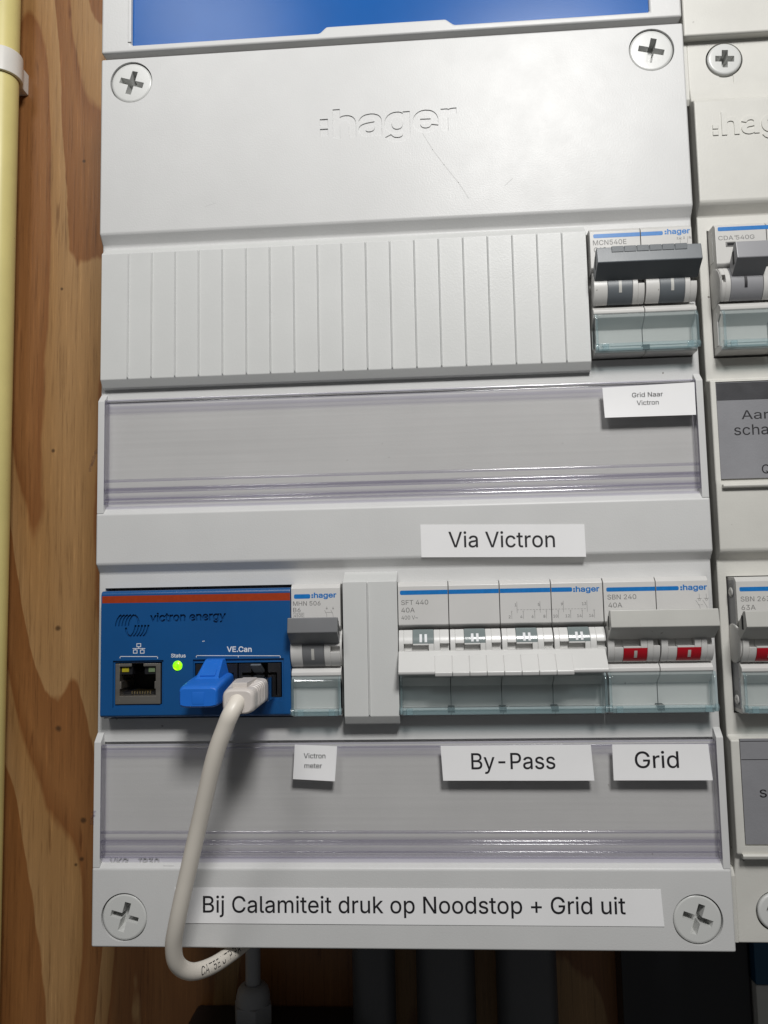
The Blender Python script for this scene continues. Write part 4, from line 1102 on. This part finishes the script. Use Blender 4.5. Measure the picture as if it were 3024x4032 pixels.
handle_up(br, 225.7, 236.5, T, 'lightgrey', 10.2)
flap(br, 222.2, x0 + 4 * p, T)

T = 200.6; x0 = 221.8
br = thing('main_switch', (x0 + 2 * p, T + 45.4, -3), 'switch with white toggle and red indicator, cut by the right edge', 'switch')
b = breaker_body(br, x0, 2, p, T, 'agedbody')
b.pill(223.0, 262, T + 3.4, T + 4.85, 3.03, 'hblue', 0.4)
b.text('SBN 263', 223.2, T + 8.2, 3.03, 'greyink', width=9.6, cap=1.6, off=2)
b.text('63A', 223.3, T + 11.0, 3.03, 'greyink', width=4.6, cap=1.6, off=2)
for i in range(2):
    a = x0 + i * p
    drum_white(b, a + 0.2, a + 4.6, T, (a + 2.2, a + 4.6, 19.6, 23.2), 'agedbody')
    drum_white(b, a + 12.6, a + p - 0.2, T, (a + 15.1, a + p - 0.2, 19.6, 22.7), 'agedbody')
    drum_white(b, a + 4.65, a + 12.55, T, (a + 4.65, a + 10.6, 18.0, 22.9), 'agedbody')
b.lathe(T + TC, DC, [(0.0, x0 - 0.45), (6.2, x0 - 0.45), (6.6, x0 - 0.2), (6.6, x0 + 0.3), (0.0, x0 + 0.3)], 'agedbody', 40, 'x')
b.box(x0 - 0.02, x0 + 0.35, T + 1.0, T + 44.0, -4.6, 1.2, 'lightgrey', 0.1)
for tt in (T + 4.6, T + 40.6):
    b.lathe(tt, -1.4, [(0.0, x0 - 0.06), (2.6, x0 - 0.06), (2.6, x0 + 0.2), (0.0, x0 + 0.2)], 'midgrey', 28, 'x')
    b.lathe(tt + 0.5, -1.2, [(0.0, x0 - 0.25), (0.35, x0 - 0.25), (0.5, x0 - 0.5), (1.3, x0 - 0.5), (1.6, x0 - 0.3), (1.6, x0 + 0.1), (0.0, x0 + 0.1)], 'agedbody', 28, 'x')
part('body', b, br)
for i in range(2):
    a = x0 + i * p
    indicator(br, a + 4.6, a + 12.6, T, 'red', 23.3, 28.0, marks=[(a + 8.3, a + 9.3, 24.3, 27.0, 'beige')])
handle_up(br, 221.4, 256.6, T, 'beige', 11.0)
flap(br, 221.9, x0 + 2 * p + 0.4, T, (x0 + p,))

# ------------------------------------------------------------------ blue metering module
D = 4.0
mo = thing('metering_module', (37, 244.8, -3), 'blue network module with orange stripe, green light and three data sockets', 'module')
b = MB('blue')
b.prism([(201.05, -30), (201.05, D - 1.2), (201.6, D - 0.3), (202.4, D), (244.0, D), (244.75, D - 0.8), (244.75, -30)], 3.9, 71.0, None, 0.25, 2, 15)
me = b.mesh('case')
cuts = [boxcut(8.4, 26.4, 225.2, 241.4, D - 0.7, D + 5), boxcut(36.8, 68.6, 225.2, 239.6, D - 0.7, D + 5),
        boxcut(9.0, 25.7, 225.9, 240.4, D - 16, D + 5), boxcut(37.2, 67.8, 226.5, 238.5, D - 16, D + 5)]
cuts.append(lettercut('victron energy', 21.5, 211.9, D + 1, None, width=27.0, cap=2.8, off=26, slope=-0.008, depth=1.85))
# wave emblem: two fans of curved bars, the upper rising and the lower falling
def ribbon(pts, wd, d0, d1):
    bb = MB('cover')
    L = []; Rr = []
    for i, p_ in enumerate(pts):
        q0, q1 = pts[max(0, i - 1)], pts[min(len(pts) - 1, i + 1)]
        dx, dt = q1[0] - q0[0], q1[1] - q0[1]; l = math.hypot(dx, dt)
        L.append((p_[0] - dt / l * wd / 2, p_[1] + dx / l * wd / 2)); Rr.append((p_[0] + dt / l * wd / 2, p_[1] - dx / l * wd / 2))
    bb.slab(L + Rr[::-1], d0, d1)
    return bb.mesh('cut')
for k in range(5):
    x_ = 9.8 + k * 1.15
    cuts.append(ribbon([(x_ - 0.45, 213.4), (x_ - 0.3, 212.2), (x_ + 0.15, 210.9), (x_ + 0.9, 209.8), (x_ + 1.5, 209.45)], 0.7, D - 0.75, D + 1))
cuts.append(ribbon([(16.0, 209.5), (16.9, 210.3), (17.35, 211.4), (17.45, 212.6)], 0.7, D - 0.75, D + 1))
for k in range(5):
    x_ = 20.9 - k * 1.15
    cuts.append(ribbon([(x_ + 0.1, 213.0), (x_ - 0.05, 214.2), (x_ - 0.5, 215.5), (x_ - 1.25, 216.6), (x_ - 1.85, 216.95)], 0.7, D - 0.75, D + 1))
cuts.append(ribbon([(14.4, 216.9), (13.5, 216.1), (13.05, 215.0), (12.95, 213.8)], 0.7, D - 0.75, D + 1))
me = carve(me, cuts)
b = MB('orange')
z = D + 0.03
b.add([(4.35, 202.75, z), (71.0, 202.85, z), (71.0, 205.45, z), (4.35, 205.2, z)], [(0, 1, 2, 3)], 'orange')
def rect_line(x0, x1, t0, t1, w_=0.22):
    b.line([(x0, t0), (x1, t0)], w_, z, 'whiteink'); b.line([(x1, t0), (x1, t1)], w_, z + 0.004, 'whiteink')
    b.line([(x1, t1), (x0, t1)], w_, z, 'whiteink'); b.line([(x0, t1), (x0, t0)], w_, z + 0.004, 'whiteink')
rect_line(16.9, 18.3, 219.45, 220.5); rect_line(15.7, 17.0, 221.6, 222.7); rect_line(18.2, 19.5, 221.65, 222.75)
b.line([(15.5, 221.1), (19.8, 221.15)], 0.2, z, 'whiteink')
for q in ((17.6, 220.5, 221.1), (16.35, 221.1, 221.6), (18.85, 221.1, 221.65)):
    b.line([(q[0], q[1]), (q[0], q[2])], 0.2, z + 0.008, 'whiteink')
b.line([(10.95, 224.3), (10.95, 223.75), (24.3, 224.0), (24.3, 224.6)], 0.2, z, 'whiteink')
b.line([(38.0, 224.4), (38.0, 223.85), (67.4, 224.35), (67.4, 224.95)], 0.2, z, 'whiteink'); b.line([(52.75, 224.1), (52.75, 224.6)], 0.2, z + 0.004, 'whiteink')
b.text('Status', 29.05, 224.35, z, 'whiteink', width=5.2, cap=1.22, off=14, slope=0.008)
b.text('VE.Can', 48.75, 222.7, z, 'whiteink', width=8.7, cap=1.75, off=16, slope=0.016)
b.line([(40.2, 219.0), (40.9, 218.9)], 0.2, z, 'whiteink')
merge(me, b)
og = ORIGIN[mo.name]
me.transform(Matrix.Translation(-P(*og)))
place('case', me, og, mo)
b = MB('led')
b.lathe(31.4, 227.2, [(0.0, D - 2), (1.68, D - 2), (1.68, D + 0.1), (1.4, D + 0.55), (0.8, D + 0.85), (0.0, D + 0.95)], 'led', 32)
part('status_light', b, mo)
# shielded socket
so = MB('metal')
so.box(9.25, 10.8, 226.3, 240.2, D - 14, D - 0.15, 'metal', 0.12); so.box(23.6, 25.3, 226.35, 240.2, D - 14, D - 0.15, 'metal', 0.12)
so.box(10.7, 23.7, 237.4, 240.2, D - 14, D - 0.2, 'metal', 0.12)
so.box(10.7, 15.0, 226.3, 227.3, D - 14, D - 0.2, 'metal', 0.12); so.box(19.2, 23.7, 226.3, 227.3, D - 14, D - 0.2, 'metal', 0.12)
so.box(10.7, 11.3, 232.5, 235.0, D - 12, D - 0.4, 'metal', 0.1); so.box(23.1, 23.7, 232.5, 235.0, D - 12, D - 0.4, 'metal', 0.1)
sk = part('shielded_socket', so, mo)
b = MB('black')
b.box(9.1, 25.6, 226.0, 240.3, D - 15.5, D - 13.5, 'dark'); b.box(14.9, 19.3, 225.95, 226.3, D - 13, D - 0.5, 'dark')
b.box(10.75, 14.9, 227.3, 230.1, D - 13, D - 1.3, 'black'); b.box(19.3, 23.65, 227.3, 230.1, D - 13, D - 1.3, 'black')
b.box(10.8, 23.6, 236.4, 237.4, D - 13.4, D - 3.5, 'dark')
part('lining', b, sk)
b = MB('amber'); b.box(11.2, 13.7, 227.7, 229.3, D - 2, D - 1.05, 'amber', 0.15); part('socket_light', b, sk, label='amber socket light')
b = MB('greenlens'); b.box(20.7, 23.0, 227.8, 229.4, D - 2, D - 1.05, 'greenlens', 0.15); part('socket_light', b, sk, label='pale green socket light')
b = MB('gold')
for i in range(8):
    x = 14.2 + i * 0.93
    b.box(x - 0.12, x + 0.12, 236.1, 236.45, D - 10, D - 3.2, 'gold'); b.box(x - 0.15, x + 0.15, 236.3, 237.0, D - 3.4, D - 2.9, 'gold')
part('contact_pins', b, sk)
# black twin socket
b = MB('black')
for c_ in (44.85, 60.0):
    b.box(c_ - 7.3, c_ - 6.05, 226.9, 238.4, D - 14, D - 0.6, 'black', 0.12); b.box(c_ + 6.05, c_ + 7.4, 226.9, 238.4, D - 14, D - 0.6, 'black', 0.12)
    b.box(c_ - 6.1, c_ - 2.9, 226.9, 230.0, D - 14, D - 0.6, 'black', 0.12); b.box(c_ + 2.9, c_ + 6.1, 226.9, 230.0, D - 14, D - 0.6, 'black', 0.12)
    b.box(c_ - 6.1, c_ + 6.1, 237.9, 238.4, D - 14, D - 0.7, 'black', 0.1)
b.box(37.3, 67.7, 226.6, 238.45, D - 15.6, D - 14.2, 'dark')
part('twin_socket', b, mo)

# ------------------------------------------------------------------ blue terminator plug
pl = thing('terminator_plug', (44.8, 238, 4), 'bright blue terminator plug in the left socket of the twin data socket', 'plug')
def ring(cx, ct, d, hx, ht, e=5.0, n=40):
    r = []
    for i in range(n):
        a = 2 * math.pi * i / n
        c_, s_ = math.cos(a), math.sin(a)
        r.append((cx + hx * math.copysign(abs(c_) ** (2 / e), c_), ct + ht * math.copysign(abs(s_) ** (2 / e), s_), d))
    return r
b = MB('plugblue')
rs = []
for d, hx, t0, t1 in ((-6, 5.7, 230.6, 237.6), (3.2, 5.7, 230.4, 237.7), (3.6, 6.2, 229.8, 238.0), (6, 6.45, 229.7, 238.2), (14, 6.5, 230.4, 238.5), (21, 6.5, 231.3, 238.6), (23.4, 6.4, 231.7, 238.6), (24.3, 6.15, 232.1, 238.4), (24.7, 5.7, 232.6, 238.0)):
    rs.append(ring(44.8, (t0 + t1) / 2, d, hx, (t1 - t0) / 2, 6))
b.loft(rs)
b.prism([(232.0, 5), (229.75, 8), (230.8, 16.5), (231.8, 22.5), (232.6, 24.4), (234, 24.86), (237.0, 24.86), (238.0, 24.6), (238.62, 22.0), (238.2, 8)], 42.9, 46.9, None, 0.12, 1)
part('shell', b, pl)
b = MB('plugblue')
v = [(40.2, 231, 3.6), (49.6, 231, 3.6), (49.4, 231, 15.6), (40.4, 231, 15.6), (41.6, 224.9, 3.6), (48.2, 224.9, 3.6), (47.9, 225.0, 6.6), (41.9, 225.0, 6.6), (48.3, 230.1, 14.6), (41.4, 230.1, 14.6)]
b.solid(v, [(0, 1, 5, 4), (4, 5, 6, 7), (7, 6, 8, 9), (9, 8, 2, 3), (0, 3, 2, 1), (1, 2, 8, 6, 5), (0, 4, 7, 9, 3)], None, 0.35, 2, 15)
v2 = [(42.7, 225.9, 7.55), (47.1, 225.9, 7.55), (47.4, 229.7, 14.35), (42.3, 229.7, 14.35)]
b.solid([(x, t + 0.35, d - 0.5) for x, t, d in v2] + [(x, t - 0.12, d + 0.12) for x, t, d in v2], [(0, 1, 2, 3), (4, 5, 6, 7), (0, 1, 5, 4), (1, 2, 6, 5), (2, 3, 7, 6), (3, 0, 4, 7)], None, 0.08, 1)
part('latch_guard', b, pl)

# ------------------------------------------------------------------ network cable with its plug
ca = thing('network_cable', (60, 238, 4), 'cream network cable looping down from the right socket of the blue module', 'cable')
b = MB('bootp')
rs = []
d = 17.0
def boot_ring(d, k=1.0):
    u = (d - 17) / 17.0
    hx = (5.75 - 0.75 * u) * k; ht = (3.95 - 0.1 * u) * k
    return ring(60.0 + 0.2 * u, 234.2 + 1.2 * u, d, hx, ht, 5.5 - 1.8 * u)
rs.append(boot_ring(16.6, 0.93)); rs.append(boot_ring(17.0))
rs.append(boot_ring(20.6))
for i in range(5):
    q = 21.0 + i * 1.9
    rs += [boot_ring(q, 1.0), boot_ring(q + 0.25, 0.90), boot_ring(q + 0.75, 0.90), boot_ring(q + 1.0, 1.0), boot_ring(q + 1.7, 1.0)]
rs += [boot_ring(32.6), boot_ring(33.6, 0.98), boot_ring(34.2, 0.9), boot_ring(34.4, 0.8)]
b.loft(rs)
b.box(57.6, 62.4, 229.95, 231.5, 17.2, 31.5, None, 0.3)
part('boot', b, ca)
b = MB('flap')
b.box(54.3, 65.7, 230.4, 238.0, 5, 16.8, 'sheet_edge', 0.25); b.box(54.1, 54.8, 230.6, 237.9, 3.5, 16.8, 'sheet_edge', 0.15); b.box(65.2, 65.9, 230.6, 237.9, 3.5, 16.8, 'sheet_edge', 0.15)
b.box(56.2, 63.8, 233.6, 237.0, 6, 16.0, 'beige', 0.4)
for i in range(8):
    b.box(56.0 + i * 1.02, 56.55 + i * 1.02, 236.9, 237.3, -4, 4.0, 'gold')
part('plug', b, ca)
b = MB('slate')
b.prism([(229.9, 1.5), (229.2, 1.5), (226.6, 7.2), (227.0, 8.3), (227.7, 7.6), (230.0, 3.2)], 57.9, 61.4, 'slate', 0.12, 1)
b.box(58.4, 60.9, 228.6, 230.6, -3, 2.6, 'black', 0.1)
part('latch', b, ca)
CP = [(60.3, 234.9, 30.0), (59.9, 235.4, 33.2), (58.5, 238.4, 35.8), (56.6, 242.6, 35.6), (52.6, 252.6, 33.8), (46.7, 272.2, 28.8), (42.5, 286.9, 26.0), (38.0, 303.3, 23.0), (35.6, 313.0, 20.0), (35.6, 320.2, 16.5),
      (38.6, 324.9, 11.5), (43.0, 326.5, 4.5), (47.4, 326.4, -4.0), (50.8, 326.0, -13.0), (54.0, 325.5, -24.0), (58.0, 323.5, -36.0), (62.0, 318.0, -46.0), (64.0, 306.0, -52.0)]
def catmull(pts, per=8):
    out = []
    q = [pts[0]] + list(pts) + [pts[-1]]
    for i in range(1, len(q) - 2):
        a, b_, c_, e = (Vector(q[i + k]) for k in (-1, 0, 1, 2))
        for j in range(per):
            s = j / per
            out.append(tuple(0.5 * ((2 * b_) + (c_ - a) * s + (2 * a - 5 * b_ + 4 * c_ - e) * s * s + (3 * b_ - a - 3 * c_ + e) * s ** 3)))
    out.append(pts[-1])
    return out
path = catmull(CP)
RC = 2.65
b = MB('jacket'); b.tube(path, RC, 'jacket', 24)
# printing that follows the jacket on the lowest bend
def along(path, start):
    L = [0.0]
    for p_, q_ in zip(path, path[1:]):
        L.append(L[-1] + (Vector(q_) - Vector(p_)).length)
    view = Vector((121.4, 200.03, 276.7))
    def f(x, t, d):
        s = start + x
        i = max(j for j in range(len(L)) if L[j] <= min(s, L[-2]))
        k = (s - L[i]) / (L[i + 1] - L[i])
        p_ = Vector(path[i]).lerp(Vector(path[i + 1]), k)
        tg = (Vector(path[min(i + 2, len(path) - 1)]) - Vector(path[max(i - 1, 0)])).normalized()
        n_ = Vector((0.2, -0.25, 0.9)); n_ = (n_ - tg * n_.dot(tg)).normalized()
        s_ = tg.cross(n_)
        a = -t / RC
        return tuple(p_ + (n_ * math.cos(a) + s_ * math.sin(a)) * (RC + 0.03))
    return f, L
f_, L_ = along(path, 0.0)
PRINT_AT = L_[11 * 8 - 3] - 3.0
f_, L_ = along(path, PRINT_AT)
b.text('CAT5E UTP PATCH', 0.0, 1.0, 0.0, 'ink', width=24.0, cap=2.7, off=2, xf=f_)
part('jacket', b, ca)

# ------------------------------------------------------------------ paper labels
def paper_label(quad, lines, d, label, lift=0.12, mat='paper'):
    """quad: corners top-left, top-right, bottom-right, bottom-left; lines: (text, left, base, width, cap, weight, slope)"""
    ox = sum(q[0] for q in quad) / 4; ot = sum(q[1] for q in quad) / 4
    n, k = 14, 6
    def pt(u, v, up):
        a = Vector(quad[0]).lerp(Vector(quad[1]), u); e = Vector(quad[3]).lerp(Vector(quad[2]), u)
        q = a.lerp(e, v)
        return (q.x, q.y, d + up + lift * (v ** 2) * 1.2 + 0.05 * math.sin(u * 5 + ot) * v)
    v = []; f = []
    for up in (0.0, 0.13):
        for j in range(k + 1):
            for i in range(n + 1):
                v.append(pt(i / n, j / k, up))
    N = (n + 1) * (k + 1)
    for j in range(k):
        for i in range(n):
            a = j * (n + 1) + i
            f.append((a, a + n + 1, a + n + 2, a + 1)); f.append((N + a, N + a + 1, N + a + n + 2, N + a + n + 1))
    for i in range(n):
        f.append((i, i + 1, N + i + 1, N + i)); a = k * (n + 1) + i; f.append((a, N + a, N + a + 1, a + 1))
    for j in range(k):
        a = j * (n + 1); f.append((a, N + a, N + a + n + 1, a + n + 1)); a += n; f.append((a, a + n + 1, N + a + n + 1, N + a))
    b = MB(mat)
    b.solid(v, f)
    top, bot = (quad[0][1] + quad[1][1]) / 2, (quad[3][1] + quad[2][1]) / 2
    lx, rx = (quad[0][0] + quad[3][0]) / 2, (quad[1][0] + quad[2][0]) / 2
    def xf(x, t, dd):
        vv = min(1, max(0, (t - top) / (bot - top))); u = min(1, max(0, (x - lx) / (rx - lx)))
        p_ = pt(u, vv, 0.13 + 0.08)
        return (x, t, p_[2])
    for s, x, t, wd, cap, off, sl in lines:
        b.text(s, x, t, 0, 'ink', width=wd, cap=cap, off=off, slope=sl, xf=xf)
    o = place('paper_label', b.mesh('paper_label', (ox, ot, d)), (ox, ot, d))
    return tag(o, label, 'label', 'white paper labels')
paper_label([(116.6, 180.1), (173.2, 181.4), (173.3, 192.6), (116.7, 191.5)], [('Via Victron', 126.3, 188.2, 36.6, 5.35, 4, 0.022)], 0.03, 'white paper label reading Via Victron on the bare band of the cover', 0.1)
paper_label([(181.5, 133.6), (213.1, 132.8), (212.9, 144.4), (181.8, 144.4)], [('Grid Naar', 191.5, 137.45, 10.6, 1.6, 3, -0.005), ('Victron', 193.0, 140.3, 7.5, 1.6, 3, -0.005)], -0.1, 'white paper label reading Grid Naar Victron, below the slate toggle breaker', 0.4)
paper_label([(71.4, 255.1), (86.1, 255.8), (85.2, 267.4), (70.7, 266.6)], [('Victron', 74.5, 259.7, 7.5, 1.65, 3, 0.012), ('meter', 74.7, 263.0, 6.1, 1.65, 3, 0.012)], -0.1, 'small square paper label reading Victron meter', 0.4)
paper_label([(121.6, 255.9), (172.2, 255.9), (172.8, 267.6), (122.2, 267.4)], [('By-Pass', 131.9, 263.7, 28.2, 5.25, 4, 0.0)], -0.1, 'white paper label reading By-Pass under the changeover switch', 0.4)
paper_label([(179.3, 255.9), (210.9, 256.0), (211.6, 267.7), (179.2, 267.6)], [('Grid', 186.5, 263.6, 14.4, 5.3, 4, 0.0)], -0.1, 'white paper label reading Grid under the red indicator switch', 0.4)
paper_label([(29.3, 302.8), (192.9, 302.9), (193.5, 314.6), (30.0, 314.4)], [('Bij Calamiteit druk op Noodstop + Grid uit', 39.2, 310.85, 142.0, 5.35, 4, -0.001)], 0.03, 'long white paper label with emergency instruction along the bottom edge', 0.08)

# ------------------------------------------------------------------ right-hand box: upper lid, cover, cards
ul = thing('corner_panel', (240, 5, -12), 'aged cream lid at the top right corner above the cream cover', 'lid')
b = MB('cream'); b.box(216.6, 300, -70, 4.9, -14, -0.6, None, 0.8, 3)
part('panel', b, ul)
rc = thing('side_cover', (245, 321, -12), 'aged cream cover with raised name lettering, right of the wide white cover', 'cover')
b = MB('cream')
b.prism([(3.1, -14), (3.1, -4), (22.0, -4), (28.2, -2.8), (29.6, -0.4), (30.6, 0.0), (67.6, 0.0), (68.6, -0.6), (71.6, -4), (131.4, -4), (132.4, -0.4), (167, -0.4), (169.0, 0.0), (191.2, 0.0), (192.2, -0.6), (194.7, -4), (254.0, -4), (255.0, -0.6),
         (289.6, -0.6), (291.8, -0.8), (293.8, -3.0), (299.0, -4), (321.4, -4), (321.4, -14)], 218.5, 300, None, 0.6, 3, 12)
b.prism([(3.1, -14), (3.1, -4), (27.0, -4), (29.0, -5.0), (29.0, -14)], 216.9, 218.6, None, 0.2, 1)
b.prism([(296, -14), (297.5, -5.2), (300, -4), (321.4, -4), (321.4, -14)], 217.0, 218.6, None, 0.2, 1)
cuts = [cyl(231.5, 12.6, 6.6, -30, 5), cyl(231.2, 311.3, 6.6, -30, 5), boxcut(229.4, 234.4, 18.0, 21.6, -4.3, 5),
        boxcut(221.6, 310, 76.8, 123.6, -30, 5), boxcut(221.3, 310, 200.3, 246.6, -30, 5),
        boxcut(220.3, 310, 132.9, 168.2, -1.3, 5), boxcut(221.2, 310, 254.4, 289.4, -1.6, 5)]
me = carve(b.mesh('plate'), cuts)
b = MB('cream')
b.text('hager', 227.6, 43.3, 0.35, None, width=33, cap=7.9, off=20, slope=-0.012, depth=0.5)
for t0 in (39.6, 42.0):
    b.box(224.4, 226.4, t0 - 0.1, t0 + 1.6, -0.2, 0.35, None, 0.12, 1)
merge(me, b)
og = ORIGIN[rc.name]
me.transform(Matrix.Translation(-P(*og)))
place('plate', me, og, rc)
for t, a in ((12.6, 4), (311.3, 25)):
    add_screw(rc, 231.5 if t < 100 else 231.2, t, -3.3, 6.35, a, 3.4)
for o_, a in (([(168.9, -0.3), (168.9, 1.3), (169.5, 1.8), (170.2, 1.4), (170.3, -0.3)], 220.3), ([(291.6, -1.4), (291.6, 0.2), (292.2, 0.6), (293.3, 0.1), (293.4, -1.4)], 220.0)):
    b = MB('cream')
    b.prism(o_, a, 300, None, 0.2, 2)
    part('ledge', b, rc)
b = MB('cream'); b.box(218.9, 300, 4, 320.5, -94.9, -13.9)
part('box', b, rc)

def card(x0, x1, t0, t1, d, label, fill):
    b = MB('greycard'); b.box(x0, x1, t0, t1, d - 0.35, d)
    fill(b, d + 0.03)
    o = place('name_card', b.mesh('name_card', (x0, t1, d)), (x0, t1, d))
    tag(o, label, 'card', 'grey name cards of the cream cover')
def fill1(b, z):
    b.add([(220.6, 133.3, z), (300, 133.3, z), (300, 139.5, z), (220.6, 139.5, z)], [(0, 1, 2, 3)], 'darkband')
    b.text('Aardlek', 228.6, 146.3, z, 'ink', width=21.0, cap=3.1, off=2)
    b.text('schakelaar', 225.8, 151.8, z, 'ink', width=27.5, cap=3.6, off=2)
    b.text('Q', 234.3, 165.4, z, 'ink', cap=3.1, off=2)
card(220.5, 300, 133.1, 166.9, -0.7, 'grey name card with a speckled dark band across its top', fill1)
def fill2(b, z):
    b.line([(221.8, 255.4), (300, 255.4)], 0.22, z, 'ink'); b.line([(221.8, 261.4), (300, 261.4)], 0.22, z, 'ink')
    b.text('schakelaar', 227.0, 273.7, z, 'ink', width=27.5, cap=3.4, off=2)
card(221.6, 300, 254.6, 288.8, -1.0, 'grey name card with two thin black lines across its top', fill2)

# ------------------------------------------------------------------ below the covers
gc = thing('cable_gland', (37.5, 395, -80), 'grey cable gland with its upright grey cable below the white cover', 'gland')
b = MB('greycable')
b.lathe(37.5, -80, [(0.0, 373.6), (3.3, 373.6), (3.6, 372.6), (5.2, 373.0), (6.6, 374.6), (7.3, 377.4), (7.4, 382.0), (0.0, 382.0)], None, 32, 't')
part('cap', b, gc)
b = MB('greycable')
hx = [(37.5 + 8.7 * math.cos(math.radians(60 * i + 12)), -80 + 8.7 * math.sin(math.radians(60 * i + 12))) for i in range(6)]
b.solid([(x, 380.2, d) for x, d in hx] + [(x, 388.5, d) for x, d in hx], [tuple(range(6)), tuple(range(11, 5, -1))] + [(i, (i + 1) % 6, 6 + (i + 1) % 6, 6 + i) for i in range(6)], None, 0.6, 2)
part('nut', b, gc)
b = MB('greycable'); b.lathe(37.5, -80, [(0.0, 388), (6.2, 388), (6.2, 394.5), (0.0, 394.5)], None, 32, 't')
part('thread', b, gc)
b = MB('greycable'); b.tube([(37.5, 376, -80), (37.5, 360, -80), (37.5, 345, -80), (37.4, 330, -80), (37.3, 318, -80)], 3.25, None, 24)
part('cable', b, gc)
jb = thing('junction_box', (55, 440, -95), 'black box at the bottom edge carrying the grey cable gland', 'box')
b = MB('black'); b.box(8.5, 96, 388.5, 440, -94.5, -62, None, 2.0, 3)
part('housing', b, jb)
for x, r, lab in ((90.4, 9.3, 'dark grey conduit nearest the cable gland, below the white cover'), (121.3, 12.6, 'middle one of the three dark grey conduits below the white cover'), (155.6, 12.8, 'dark grey conduit farthest from the cable gland, below the white cover')):
    b = MB('greypipe')
    b.lathe(x, -80, [(0.0, 318), (r, 318), (r, 520), (0.0, 520)], None, 48, 't')
    tag(place('grey_conduit', b.mesh('grey_conduit', (x, 520, -80)), (x, 520, -80)), lab, 'conduit', 'three dark conduits below the cover')
dv = thing('device_casing', (290, 440, -95), 'dark blue and cream casing at the bottom right corner', 'casing')
b = MB('teal'); b.box(250.0, 340, 318, 370.2, -94.5, -78, None, 0.8, 2)
part('upper_panel', b, dv)
b = MB('cream'); b.box(250.2, 340, 370.4, 460, -94.5, -78.5, None, 0.8, 2)
part('lower_panel', b, dv)
bx = thing('black_block', (225, 440, -95), 'black block between the dark conduits and the blue casing', 'casing')
b = MB('black'); b.box(196, 249.4, 318, 460, -94.5, -82, None, 0.8, 2)  # plain black block filling the space beside the blue casing
part('housing', b, bx)
